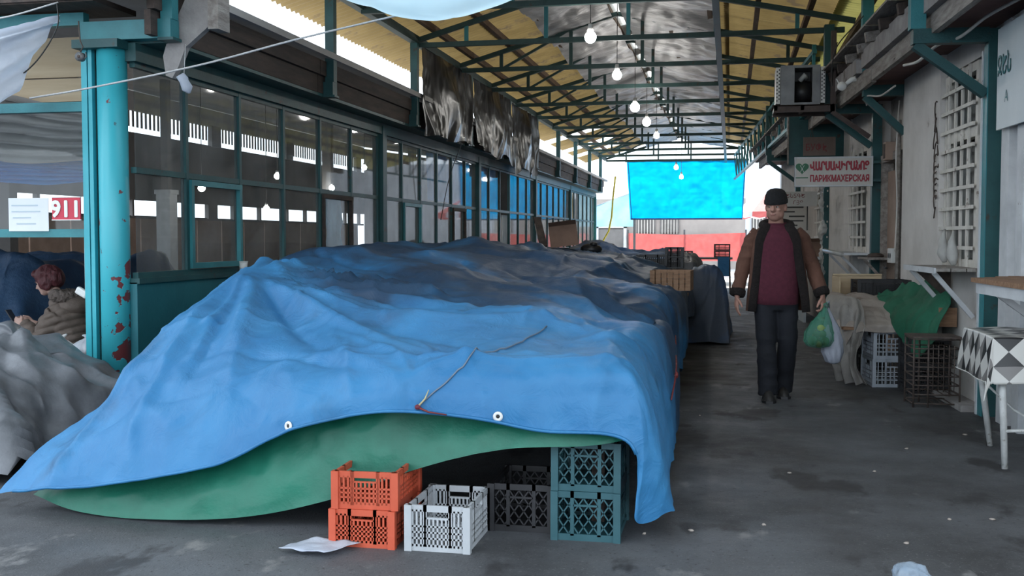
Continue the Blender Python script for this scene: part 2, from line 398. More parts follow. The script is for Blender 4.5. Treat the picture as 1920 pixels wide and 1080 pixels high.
def crumple(P, amps, seed=0.0):
    """push a sheet along its normals by several noise octaves: (scale, amplitude, ridged?)"""
    n = normals(P)
    d = np.zeros(P.shape[:2])
    for k, (sc, a, rg) in enumerate(amps):
        f = ridged if rg else vnoise
        d += a * (f(P[..., 0] * sc + seed + 5.3 * k, P[..., 1] * sc + 9.1 * k, P[..., 2] * sc + 2.7 * k) - .5)
    return P + n * d[..., None]
ORD = ['nearest', 'second nearest', 'third nearest', 'fourth nearest', 'fifth nearest', 'sixth nearest', 'seventh nearest', 'eighth nearest', 'ninth nearest', 'tenth nearest', 'eleventh nearest', 'twelfth nearest', 'thirteenth nearest', 'fourteenth nearest']

# ================================================================== SETTING
ground = MB(); ground.add([(-90, -40, 0), (90, -40, 0), (90, 120, 0), (-90, 120, 0)], [(0, 1, 2, 3)])
ground.build('floor', 'asphalt', kind='structure', label='dark worn asphalt floor of the market aisle')

yd = MB(); yd.add([(-40, 28.5, .008), (40, 28.5, .008), (40, 46, .008), (-40, 46, .008)], [(0, 1, 2, 3)])
yd.build('floor', pm('pale yard paving', (.34, .33, .32), (.46, .45, .44), 1.2, .85, c3=(.22, .21, .2), s3=.8, t3=.6), kind='structure', label='pale sunlit paving of the yard beyond the open end')
hf = MB(); hf.add([(-12, 7.3, .012), (-4.4, 7.3, .012), (-4.4, 34, .012), (-12, 34, .012)], [(0, 1, 2, 3)])  # pale slab added so more light bounces around inside the hall
hf.build('floor', pm('pale hall floor', (.26, .25, .24), (.36, .35, .34), 1.5, .8), kind='structure', label='pale concrete floor added in the glazed hall to bounce light')
XL = -4.27                                    # glazed left side of the aisle
BAYS = [7.05, 12.68, 17.81, 23.25, 28.45, 33.9]
ZS, ZM, ZT = 1.05, 1.84, 2.62                 # sill, middle rail, head

# ---- left wall: teal panels below the glass, head beam, soffit and weathered eave boards
wl = T('wall_left', 'teal panelled base and dark eave of the glazed hall beside the aisle', kind='structure')
for i in range(5):
    y0, y1 = BAYS[i] + (.02 if i == 0 else .06), BAYS[i + 1] - .06
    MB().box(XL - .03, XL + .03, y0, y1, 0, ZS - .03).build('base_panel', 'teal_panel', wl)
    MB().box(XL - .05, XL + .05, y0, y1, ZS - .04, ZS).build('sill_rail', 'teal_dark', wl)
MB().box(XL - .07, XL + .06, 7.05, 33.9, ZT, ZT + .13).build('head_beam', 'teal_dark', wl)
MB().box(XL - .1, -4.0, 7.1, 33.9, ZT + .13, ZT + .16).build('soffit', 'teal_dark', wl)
fy = 6.9
k = 0
while fy < 33.9:
    e = min(fy + 3.1, 34.0)
    b = MB(); b.box(-4.05, -4.0, fy, e - .02, 2.78 + random.uniform(-.01, .01), 2.95); b.build('eave_board', 'wood_dark', wl)
    b = MB(); b.box(-4.03, -3.97, fy, e - .02, 2.955, 3.11 + random.uniform(-.012, .012)); b.build('eave_board', 'wood_dark', wl)
    fy = e; k += 1

# ---- glazing of the bays
def pane_mesh(w, h):
    return MB().box(-.003, .003, 0, w, 0, h).mesh('pane', 'pane')
BAYLAB = ['first glazed bay beside the round teal column', 'second glazed bay, with blue reflections', 'third glazed bay, blue sheet behind its panes',
          'fourth glazed bay, blue upper panes', 'farthest glazed bay near the open end']
for i in range(5):
    y0, y1 = (6.90, 12.56) if i == 0 else (BAYS[i] + .01, BAYS[i + 1] - .01)
    n = 6; st = (y1 - y0) / n
    w = T('window_%d' % (i + 1), 'teal framed windows of the ' + BAYLAB[i], kind='structure')
    ya = max(y0, 7.1)
    for j in range(1 if i == 0 else 0, n + 1):
        y = y0 + st * j
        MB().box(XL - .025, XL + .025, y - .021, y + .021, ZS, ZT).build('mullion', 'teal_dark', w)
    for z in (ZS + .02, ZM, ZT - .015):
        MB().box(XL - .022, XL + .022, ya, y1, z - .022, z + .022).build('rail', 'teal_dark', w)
    pl = pane_mesh(st - .042, ZM - ZS - .066); pu = pane_mesh(st - .042, ZT - ZM - .06)
    for j in range(n):
        y = y0 + st * j + .021
        if i == 0 and j == 0:                                         # the first pane is cut short by the column
            put('pane', pane_mesh(y + st - .042 - 7.12, ZT - ZM - .06), w, loc=(XL, 7.12, ZM + .022)); put('pane', pane_mesh(y + st - .042 - 7.12, ZM - ZS - .066), w, loc=(XL, 7.12, ZS + .042))
        elif not (i == 2 and j == 2):
            put('pane', pu, w, loc=(XL, y, ZM + .022))
            put('pane', pl, w, loc=(XL, y, ZS + .042))
        if (i == 0 and j in (1, 4)) or (i == 1 and j in (1, 4)):      # casements with a frame of their own
            c = MB()
            for a, b_, z0, z1 in ((y, y + .045, ZS + .094, ZM - .074), (y + st - .087, y + st - .042, ZS + .094, ZM - .074)):
                c.box(XL + .012, XL + .048, a, b_, z0, z1)
            c.box(XL + .01, XL + .05, y, y + st - .042, ZM - .075, ZM - .03); c.box(XL + .01, XL + .05, y, y + st - .042, ZS + .05, ZS + .095)
            c.build('casement_frame', 'teal' if j == 1 else 'wood_dark', w)

# ---- hall behind the glass
wf = T('wall_far', 'far wall of the hall with a band of bright windows', kind='structure')
XF = -12.0
y = 7.0
while y < 33:
    MB().box(XF - .05, XF, y, y + 1.16, 0, 1.74).build('panel', 'brown_panel', wf)
    y += 1.2
MB().box(XF - .08, XF - .02, 6, 34, 1.74, 1.80).build('window_ledge', 'hall_dark', wf)
MB().box(XF - .1, XF, 6, 34, 2.12, 3.50).build('upper_lining', 'hall_dark', wf)
MB().box(XF - .1, XF, 6, 34, 3.95, 4.34).build('top_lining', 'hall_grey', wf)
y = 6.2; k = 0
while y < 33.6:
    MB().box(XF - .08, XF + .02, y, y + (.45 if k % 5 == 1 else .07), 1.78, 2.14).build('window_pier', 'hall_dark', wf)
    y += [1.5, 1.75, 1.3][k % 3]; k += 1
for y0 in (6, 10.2, 14.2, 18.0, 23.3, 27.6, 33.2):
    MB().box(XF - .08, XF + .03, y0, y0 + .45, 3.48, 3.97).build('clerestory_pier', 'hall_dark', wf)
sl = MB(); y = 6.0
while y < 33.5:
    sl.box(XF - .07, XF - .06, y, y + .075, 3.62, 3.96); y += .165
sl.build('slat', 'hall_dark', wf, kind='stuff')
we = T('wall_end', 'dark far end of the hall', kind='structure')
b = MB(); b.prism([(-12, 0), (XL - .1, 0), (XL - .1, 3.1), (-12, 4.3)], 'y', 34.0, 34.1); b.build('end_board', 'hall_dark', we)
hr = MB(); hr.prism([(-3.88, 3.12), (-3.88, 3.18), (-12.4, 4.5), (-12.4, 4.42)], 'y', 6.95, 34.2)
hr.build('ceiling', 'hall_grey', kind='structure', label='grey sloping roof over the glazed hall')

# hall front facing the camera, left of the round column
wfr = T('wall_front', 'teal framed open front of the hall left of the round column', kind='structure')
YF = 7.05
for z, h in ((1.38, .06), (2.30, .07), (2.93, .09)):
    MB().box(-9.5, -4.6, YF - .035, YF + .035, z - h / 2, z + h / 2).build('rail', 'teal', wfr)
for x in (-6.2, -7.9):
    MB().box(x - .035, x + .035, YF - .03, YF + .03, 0, 2.93).build('mullion', 'teal_dark', wfr)
for x0, x1 in ((-6.16, -4.62), (-7.86, -6.24)):
    MB().box(x0, x1, YF - .003, YF + .003, 1.41, 2.265).build('pane', 'pane_clear', wfr)
b = MB(); b.box(-9.5, -4.35, YF - .3, YF + .25, 2.99, 3.03); b.build('roof_board', 'wood_dark', wfr)
b = MB(); b.box(-9.5, -3.95, YF - .32, YF - .28, 3.0, 3.2); b.build('fascia_board', 'wood_dark', wfr)
MB().box(-9.5, -4.7, 7.6, 7.63, 2.42, 2.60).build('plywood_board', 'wood_pale', wfr)
MB().box(-9.5, -4.7, 7.6, 7.63, 2.61, 2.92).build('plywood_board', 'wood_pale', wfr)

M['ridge_diffuser'] = pm('ridge diffuser strip', (.80, .80, .78), (.9, .9, .88), 3, .4, transl=.9)
# ---- canopy roof over the aisle
XRG, ZRG = -1.6, 4.63
def roofz(x): return 3.95 + .286 * (x + 3.98) if x < XRG else ZRG - .21 * (x - XRG)
canopy = T('ceiling', 'yellow corrugated canopy roof lined with grey foil over the aisle', kind='structure')
Y0R, Y1R = 2.0, 34.6
def sheet_mesh(x0, x1, w, m):
    n = 57; P = np.zeros((2, n, 3))
    for r, x in enumerate((x0, x1)):
        for j in range(n):
            yy = w * j / (n - 1)
            P[r, j] = (x, yy, roofz(x) + .019 * math.sin(2 * math.pi * yy / .125))
    return MB().grid(P).mesh('roof_sheet', m)
spans = [(-4.65, -3.2, 'yellow_sheet', 0), (-3.3, XRG - .06, 'yellow_sheet', .02), (XRG + .06, -.05, 'yellow_sheet', 0), (-.12, 1.3, 'yellow_sheet', .02), (1.2, 3.3, 'lime_sheet', .0)]
for x0, x1, m_, dz in spans:
    me = sheet_mesh(x0, x1, 1.0, m_)
    k = 0; y = Y0R
    while y < Y1R - .9:
        if not (m_ == 'yellow_sheet' and x1 < -3 and k in (25, 28, 30)) and not (x0 > -3.5 and x1 < 0 and 5.0 < y < 7.6):   # a few sheets are missing
            put('roof_sheet', me, canopy, loc=(0, y, .03 + dz + (.006 if k % 2 else 0)))
        y += .99; k += 1
for x in (-3.72, -3.17, -2.6, -2.08, -1.72, -1.48, -.9, -.3, .3, .9, 1.5, 2.1):
    MB().box(x - .03, x + .03, Y0R, Y1R, roofz(x) - .07, roofz(x) + .01).build('purlin', 'purlin', canopy)
# crumpled foil under the middle of the roof, split along the ridge
for x0, x1 in ((-2.62, -1.67), (-1.53, -.18)):
    nu, nv = 26, 420
    xs = np.linspace(x0, x1, nu); ys = np.linspace(8.0, 34.4, nv)
    P = np.zeros((nv, nu, 3)); P[..., 0] = xs[None]; P[..., 1] = ys[:, None]
    zz = np.array([roofz(x) for x in xs]) - .10
    sag = .06 * np.sin(np.pi * ((ys - 8.0) % 2.1) / 2.1)
    P[..., 2] = zz[None] - sag[:, None]
    P = crumple(P, [(1.3, .10, False), (3.5, .05, True), (9, .02, True)])
    MB().grid(P).build('foil_lining', 'foil', canopy)
for y in np.arange(8.05, 34, 2.1):
    MB().prism([(XRG - .1, ZRG - .035), (XRG, ZRG + .0), (XRG + .1, ZRG - .035), (XRG, ZRG + .006)], 'y', y, y + 2.09).build('ridge_diffuser', 'ridge_diffuser', canopy)  # translucent strip added in the ridge gap to scatter the sun
# short ridge covers that break the slit of light
for y in np.arange(8.2, 34, 2.1):
    MB().prism([(XRG - .16, ZRG - .02), (XRG, ZRG + .03), (XRG + .16, ZRG - .02), (XRG, ZRG + .05)], 'y', y, y + random.uniform(.5, .95)).build('ridge_cap', 'purlin', canopy)
MB().box(-3.99, -3.90, Y0R, 34.3, 3.80, 3.90).build('eave_purlin', 'truss', canopy)
MB().box(-.205, -.135, 6.0, 34.3, 3.69, 3.75).build('tie_beam', 'teal_dark', canopy)

# ---- right building
AX = Vector((.99854, .05393, 0)); AY = Vector((-.05393, .99854, 0)); OR = Vector((2.386, 0, 0))
MR = Matrix(((AX.x, AY.x, 0, OR.x), (AX.y, AY.y, 0, OR.y), (0, 0, 1, 0), (0, 0, 0, 1)))
ROTR = math.atan2(AX.y, AX.x)
def RB(): return MB(MR)
def RP(lx, s, z): return MR @ Vector((lx, s, z))
wr = T('wall_right', 'dirty plastered shop wall along the right side of the aisle', kind='structure')
def wseg(s0, s1, lx, z0, z1, m='plaster', d=.3): RB().box(lx, lx + d, s0, s1, z0, z1).build('wall_section', m, wr)
wseg(4.0, 8.98, .06, 0, 2.95)
wseg(8.98, 10.03, 0, 0, 1.08); wseg(8.98, 10.03, 0, 2.76, 2.95); wseg(8.98, 10.03, .22, 1.08, 2.76, 'black_plastic', .1)
wseg(10.03, 11.52, -.05, 0, 2.95)
wseg(11.52, 12.04, .05, 0, 2.95)
wseg(12.04, 13.25, .16, 0, 2.95, 'plaster_dark')
wseg(13.25, 13.9, .02, 0, 2.95)
wseg(13.9, 15.2, .04, 0, 1.15); wseg(13.9, 15.2, .04, 2.5, 2.95); wseg(13.9, 15.2, .2, 1.15, 2.5, 'black_plastic', .1)
wseg(15.2, 17.1, .02, 0, 2.95)
wseg(17.1, 18.6, .05, 0, 1.1); wseg(17.1, 18.6, .05, 2.3, 2.95, 'plaster_dark'); wseg(17.1, 18.6, .2, 1.1, 2.3, 'hall_dark', .1)
wseg(18.6, 24.5, .03, 0, 2.95, 'plaster_dark')
# eave of the shops: soffit, stacked weathered boards and rafter ends
eave = T('trim_1', 'weathered stacked boards along the eave of the shops', kind='structure')
RB().box(-.42, .3, 4.0, 24.5, 2.95, 2.99).build('soffit_board', pm('red brown soffit', (.11, .055, .05), (.17, .09, .08), 3, .8), eave)
s = 4.0; k = 0
while s < 24:
    e = min(s + 3.3 + .4 * (k % 2), 24.5)
    RB().box(-.47, -.42, s, e - .03, 2.86 + .012 * (k % 2), 3.03).build('fascia_board', 'wood_old', eave)
    RB().box(-.53, -.47, s + .5, e + .2, 3.02, 3.17 + .02 * (k % 2)).build('fascia_board', 'concrete', eave)
    RB().box(-.49, -.42, s + .2, e - .2, 3.16, 3.28).build('fascia_board', 'wood_dark', eave)
    s = e; k += 1
for s in np.arange(4.3, 24.3, .62):
    RB().bar((-.62 + .05 * random.random(), s, 3.20), (.4, s, 3.36), .07, .09).build('rafter_end', 'wood_old' if random.random() < .5 else 'wood_dark', eave)
for s in np.arange(4.0, 24.0, 1.05):
    b = RB(); b.prism([(s, 3.27), (s, 3.29), (s + 1.0, 3.29), (s + 1.0, 3.27)], 'x', -.66, .5); b.build('roof_board', 'wood_old', eave)
rr = RB(); rr.prism([(-.4, 3.30), (-.4, 3.36), (6, 4.2), (6, 4.1)], 'y', 4.0, 24.6)
rr.build('roof_1', 'hall_dark', eave)
sd = T('wall_end', 'end wall of the shop row', kind='structure')
RB().box(.03, 6, 24.4, 24.6, 0, 3.2).build('end_wall', 'plaster_dark', sd)

# windows with grilles and doors in the shop wall
def grille(name, s0, s1, z0, z1, ns, nz_, lx, label, dia=.038, mid=None):
    w = T(name, label, kind='structure')
    RB().box(lx + .1, lx + .11, s0, s1, z0, z1).build('pane', 'pane_clear', w)
    fr = .07
    for a, b_ in ((s0, s0 + fr), (s1 - fr, s1)): RB().box(lx - .008, lx + .058, a, b_, z0 + fr, z1 - fr).build('frame_post', 'grille', w)
    for a, b_ in ((z0, z0 + fr), (z1 - fr, z1)) + (((mid - .05, mid + .05),) if mid else ()):
        RB().box(lx - .01, lx + .06, s0, s1, a, b_).build('frame_rail', 'grille', w)
    for j in range(1, ns): 
        s = s0 + (s1 - s0) * j / ns; RB().box(lx - .03, lx - .012, s - dia / 2, s + dia / 2, z0, z1).build('grille_bar', 'grille', w)
    for j in range(1, nz_):
        z = z0 + (z1 - z0) * j / nz_; RB().box(lx - .045, lx - .028, s0, s1, z - dia / 2.6, z + dia / 2.6).build('grille_bar', 'grille', w)
    return w
grille('window_7', 9.0, 10.02, 1.1, 2.74, 5, 10, .0, 'window behind a square off-white grille above the plastered sill', mid=2.2)
grille('window_8', 13.92, 15.18, 1.16, 2.5, 4, 7, .03, 'grilled window beside the barber sign')
grille('window_9', 17.12, 18.58, 1.12, 2.3, 4, 5, .03, 'far grilled shop window above the cardboard box')
d1 = T('door_1', 'white boarded shop door at the right edge', kind='structure')
for a, b_ in ((8.16, 8.34), (7.84, 7.98)): RB().box(-.02, .08, a, b_, 0, 2.9).build('frame_board', 'white_paint', d1)
for j in range(5): RB().box(.02, .05, 7.3 + j * .11, 7.4 + j * .11, 0, 2.3).build('board', 'white_paint', d1)
d2 = T('door_2', 'brown shop door in the recess beside the pipe', kind='structure')
RB().box(.08, .14, 12.2, 12.95, 0, 2.1).build('door_leaf', 'brown_panel', d2)
for a, b_ in ((12.1, 12.2), (12.95, 13.05)): RB().box(.02, .14, a, b_, 0, 2.2).build('frame_board', 'wood_old', d2)
RB().box(.015, .14, 12.1, 13.05, 2.2, 2.29).build('frame_board', 'wood_old', d2)
RB().tube([(.07, 12.85, 1.0), (.04, 12.85, 1.0), (.04, 12.75, 1.0)], .01, 6).build('door_handle', 'metal_grey', d2)

# ---- yard and buildings beyond the open end
yb = T('building', 'pale building with barred windows behind the red banner', 'building')
MB().box(-12, 0.6, 46, 46.4, 0, 3.0).build('wall', pm('grey yard wall', (.30, .27, .25), (.40, .36, .33), 1, .9), yb)
MB().box(0.6, 12, 46, 46.4, 0, 4.6).build('wall', pm('pale yard wall', (.52, .55, .60), (.62, .65, .7), .6, .9), yb)
for x in (-3.9, -2.9, .9):
    MB().box(x - .05, x + .75, 45.93, 45.98, 1.55, 2.35).build('window', 'hall_dark', yb)
    for j in range(6): MB().box(x + .02 + j * .125, x + .05 + j * .125, 45.88, 45.92, 1.5, 2.4).build('window_bar', 'grille', yb)
MB().box(-4.3, .2, 45.6, 45.98, 1.36, 1.44).build('ledge', 'metal_grey', yb)
MB().box(-5.6, -4.5, 45.85, 45.99, 0, 1.7).build('door_leaf', 'hall_dark', yb)
for x in (-5.7, -4.5): MB().box(x, x + .12, 45.8, 45.99, 0, 1.82).build('door_frame', 'white_paint', yb)
MB().box(-5.7, -4.38, 45.8, 45.99, 1.75, 1.9).build('door_frame', 'white_paint', yb)

# ================================================================== STEELWORK
# round column at the hall corner
c = T('round_column', 'bright teal round steel column with peeling paint at the hall corner', 'column', loc=(-4.43, 7.05, 0))
def chip_mat():
    m, nt, b = mat_base('peeling teal paint'); N, L = nt.nodes, nt.links
    tc = N.new('ShaderNodeTexCoord')
    def nz(sc, det, off=0):
        n = N.new('ShaderNodeTexNoise'); n.inputs['Scale'].default_value = sc; n.inputs['Detail'].default_value = det
        mp = N.new('ShaderNodeMapping'); mp.inputs['Location'].default_value = (off, off, off); L.new(tc.outputs['Object'], mp.inputs['Vector'])
        L.new(mp.outputs[0], n.inputs['Vector']); return n.outputs['Fac']
    sx = N.new('ShaderNodeSeparateXYZ'); L.new(tc.outputs['Object'], sx.inputs[0])
    def mrange(sock, a, b_, c_, d):
        r = N.new('ShaderNodeMapRange'); r.inputs[1].default_value = a; r.inputs[2].default_value = b_; r.inputs[3].default_value = c_; r.inputs[4].default_value = d
        L.new(sock, r.inputs[0]); return r.outputs[0]
    def math_(op, a, b_):
        n = N.new('ShaderNodeMath'); n.operation = op
        for i, q in enumerate((a, b_)):
            if isinstance(q, (int, float)): n.inputs[i].default_value = q
            else: L.new(q, n.inputs[i])
        return n.outputs[0]
    # rust shows where crates have rubbed the aisle side between knee and hip height
    m1 = math_('MULTIPLY', mrange(sx.outputs['X'], .03, .10, 0, .17), mrange(sx.outputs['Z'], 1.25, .95, 0, 1))
    v = math_('ADD', nz(11, 5), m1)
    rust = mrange(v, .66, .68, 0, 1)
    sc = mrange(nz(16, 4, 5), .69, .71, 0, 1)
    r = N.new('ShaderNodeValToRGB'); e = r.color_ramp.elements; e[0].color = (.035, .37, .45, 1); e[1].color = (.055, .45, .53, 1); L.new(nz(3, 3), r.inputs[0])
    x1 = N.new('ShaderNodeMix'); x1.data_type = 'RGBA'; L.new(sc, x1.inputs['Factor']); L.new(r.outputs[0], x1.inputs['A']); x1.inputs['B'].default_value = (.06, .15, .18, 1)
    x2 = N.new('ShaderNodeMix'); x2.data_type = 'RGBA'; L.new(rust, x2.inputs['Factor']); L.new(x1.outputs['Result'], x2.inputs['A']); x2.inputs['B'].default_value = (.17, .045, .05, 1)
    L.new(x2.outputs['Result'], b.inputs['Base Color']); b.inputs['Roughness'].default_value = .38
    bp = N.new('ShaderNodeBump'); bp.inputs['Strength'].default_value = .6; bp.inputs['Distance'].default_value = .004; bp.invert = True
    L.new(rust, bp.inputs['Height']); L.new(bp.outputs[0], b.inputs['Normal'])
    return m
M['chip'] = chip_mat()
MB().tube([(.03, 0, 0), (.03, 0, 1.3), (.03, 0, 2.7)], .105, 40).build('pipe', 'chip', c)
for x0, x1 in ((-.18, -.135), (-.125, -.095)):
    MB().box(x0, x1, -.06, .05, 0, 2.72).build('flange', 'teal_bright', c)
MB().box(-.14, -.09, -.02, .03, 0, 2.7).build('web', 'teal_dark', c)
MB().box(-.2, .16, -.14, .14, 2.70, 2.76).build('cap_plate', 'teal_dark', c)
MB().box(-.14, .2, -.14, .14, 0, .02).build('base_plate', 'teal_dark', c)

# square posts between the glazed bays
for i in range(1, 6):
    p = T('wall_post', 'square teal post between glazed bays, %s to the camera' % ORD[i - 1] if i < 5 else 'bright teal corner post at the far end of the glazing', 'post', 'posts between the glazed bays', loc=(XL, BAYS[i], 0))
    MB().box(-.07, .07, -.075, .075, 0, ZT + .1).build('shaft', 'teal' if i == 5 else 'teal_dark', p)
    MB().box(-.1, .1, -.1, .1, 0, .02).build('base_plate', 'teal_dark', p)

# eave brackets on the hall side: an arm and an upright to the canopy purlin
for k in range(10):
    y = 7.05 + 2.9 * k if k else 7.05
    y = [7.05, 10.2, 13.1, 16.0, 18.9, 21.7, 24.6, 27.4, 30.2, 32.8][k]
    p = T('eave_bracket', 'teal bracket carrying the canopy above the hall eave, %s to the camera' % ORD[k], 'bracket', 'brackets along the hall eave', loc=(0, y, 0))
    m_ = 'teal_bright' if k == 0 else 'teal_dark'
    x0 = -4.62 if k == 0 else -4.2
    MB().box(x0, -3.90, -.06, .06, 2.765, 2.90).build('arm', 'teal' if k == 0 else m_, p)
    MB().box(-3.985, -3.895, -.045, .045, 2.90, 3.80).build('upright', 'teal' if k == 0 else m_, p)
    MB().box(-4.0, -3.88, -.062, .062, 2.75, 2.77).build('end_plate', 'teal_dark', p)

# roof trusses
for k in range(13):
    y = 9.0 + 2.1 * k
    xr = 1.3 - .054 * (y - 13)
    p = T('roof_truss', 'dull green steel roof truss across the aisle, %s to the camera' % ORD[k], 'truss', 'roof trusses over the aisle', loc=(0, y, 0))
    zb = 3.79
    MB().bar((-3.93, 0, zb), (xr, 0, zb), .06, .06).build('bottom_chord', 'truss', p)
    MB().bar((-3.93, 0, roofz(-3.93) - .11), (XRG, 0, ZRG - .11), .06, .06).build('top_chord', 'truss', p)
    MB().bar((XRG, 0, ZRG - .11), (xr + .12, 0, roofz(xr + .12) - .11), .06, .06).build('top_chord', 'truss', p)
    for x in (-3.29, -2.27, -1.25, -.2, .75):
        MB().box(x - .024, x + .024, -.02, .02, zb, roofz(x) - .11).build('strut', 'teal' if k < 3 else 'truss', p)
    if k in (3, 4, 5, 6, 7, 8, 9, 10, 11):
        MB().bar((-3.29, 0, zb), (-2.27, 0, roofz(-2.27) - .11), .035, .035).build('brace', 'truss', p)

# posts and brackets of the shop side
RPOST = [(8.60, 'first teal post with a bracket, beside the boarded door'), (11.62, 'teal roof bracket fixed above the plastered pilaster'),
         (13.2, 'teal post carrying the cooler shelf and barber sign'), (17.2, 'dark slim post beyond the barber sign'), (21.0, 'farthest teal post of the shop row')]
for i, (s, lab) in enumerate(RPOST):
    p = T('shop_post', lab, 'post', 'posts along the shop wall')
    if i != 1:
        RB().box(-.06, .045, s - .05, s + .05, 0, 2.9).build('shaft', 'teal_dark', p)
        if i == 0: RB().box(-.066, -.06, s - .052, s + .052, 0, 2.78).build('cover_strip', 'teal', p)
        if i == 0: RB().box(-.075, .0, s + .052, s + .085, 0, 2.75).build('edge_strip', 'white_paint', p)
    ox = -.44 if i == 1 else -.60
    RB().box(ox, .05 if i == 1 else -.06, s - .05, s + .05, 2.80, 2.91).build('arm', 'teal_dark', p)
    RB().box(ox - .02, ox + .09, s - .05, s + .05, 2.91, 3.84).build('upright', 'teal' if i < 2 else 'teal_dark', p)
    RB().bar((ox + .02, s, 2.80), (-.02 if i == 1 else -.07, s, 2.42), .07, .07).build('diagonal_brace', 'teal_dark', p)
# longitudinal eave rail on the shop-side uprights, with the leaning green lattice
lt = T('eave_lattice', 'green steel lattice girder under the right edge of the canopy', 'girder')
RB().bar((-.57, 14.4, 3.74), (-.57, 32, 3.74), .05, .05).build('top_rail', 'teal', lt)
RB().bar((-.57, 14.4, 3.05), (-.57, 32, 3.05), .05, .05).build('bottom_rail', 'teal', lt)
for j, s in enumerate(np.arange(14.5, 31.8, 1.1)):
    RB().box(-.59, -.55, s, s + .04, 3.05, 3.74).build('upright', 'teal', lt)
    RB().bar((-.57, s + .02, 3.05), (-.57, s + 1.12, 3.74), .025, .025).build('lattice_bar', 'teal_dark', lt)
RB().bar((-.57, 14.5, 3.74), (-.57, 14.5, 3.84), .05, .05).build('hanger', 'teal', lt)
for s in (18, 22, 26, 30): RB().bar((-.57, s, 3.74), (-.57, s, 3.86), .04, .04).build('hanger', 'teal', lt)

# ================================================================== COVERED STALL
def make_crate(name, w, d, h, m, label, cat='crate', group=None, loc=(0, 0, 0), rotz=0, nx=7, nz_=3, diag=False, fill=None):
    """open plastic crate: base, four lattice sides with a hand hole, corner posts, rims"""
    t = T(name, label, cat, group, loc, rotz)
    th = .012
    MB().box(-w / 2, w / 2, -d / 2, d / 2, 0, .012).build('base', m, t)
    for sx in (-1, 1):
        for sy in (-1, 1):
            MB().box(sx * w / 2 - .016, sx * w / 2 + .016, sy * d / 2 - .016, sy * d / 2 + .016, 0, h).build('corner_post', m, t)
    def side(L, put_, ctr):
        b = MB()
        def bx(u0, u1, z0, z1): put_(b, u0, u1, z0, z1)
        bx(-L / 2, L / 2, h - .028, h); bx(-L / 2, L / 2, 0, .03)
        hw = L * .2
        bx(-hw, hw, h * .66, h - .02) if False else None
        bx(-hw, hw, h * .70, h * .74); bx(-hw - .012, -hw + .004, h * .1, h); bx(hw - .004, hw + .012, h * .1, h)
        if diag:
            z0, z1 = .03, h - .028; hh = z1 - z0; stp = .045
            for sgn in (1, -1):
                q = -L / 2 - hh
                while q < L / 2 + hh:                                # 45-ish degree bars clipped to the panel
                    ua, ub = q, q + sgn * hh * .7
                    t0, t1 = 0.0, 1.0
                    du = ub - ua
                    ta, tb = sorted(((-L / 2 - ua) / du, (L / 2 - ua) / du))
                    t0, t1 = max(t0, ta), min(t1, tb)
                    if t1 - t0 > .05: b.bar(ctr(ua + du * t0, z0 + hh * t0), ctr(ua + du * t1, z0 + hh * t1), .006, .006)
                    q += stp
        else:
            for i in range(1, nx * 2):
                u = -L / 2 + L * i / (nx * 2); bx(u - .004, u + .004, .02, h * .70 if abs(u) < hw else h - .02)
            for j in range(1, nz_ + 1):
                z = .03 + (h * .67 - .03) * j / (nz_ + 1) ; bx(-L / 2, L / 2, z - .004, z + .004)
        return b
    for sgn in (-1, 1):
        side(w, lambda b, u0, u1, z0, z1: b.box(u0, u1, sgn * d / 2 - th / 2, sgn * d / 2 + th / 2, z0, z1), lambda u, z: (u, sgn * d / 2, z)).build('lattice_side', m, t)
        side(d, lambda b, u0, u1, z0, z1: b.box(sgn * w / 2 - th / 2, sgn * w / 2 + th / 2, u0, u1, z0, z1), lambda u, z: (sgn * w / 2, u, z)).build('lattice_side', m, t)
    if fill: MB().box(-w / 2 + .02, w / 2 - .02, -d / 2 + .02, d / 2 - .02, .02, h * .8).build('lining', fill, t)
    return t

st = T('trestle_stall', 'long plank stall table hidden under the big blue tarp', 'stall')
for j in range(6):
    b = MB(); ys = 6.3 if j < 2 else 4.85; b.prism([(ys, .60), (ys, .63), (13.0, .70), (13.0, .67)], 'x', -3.1 + j * .44, -2.68 + j * .44); b.build('plank', 'wood', st)
for x in (-2.95, -1.75, -.6):
    for y in (6.4 if x < -2 else 4.98, 7.6, 10.2, 12.7):
        MB().box(x - .03, x + .03, y - .03, y + .03, 0, .62).build('leg', 'wood_dark', st)

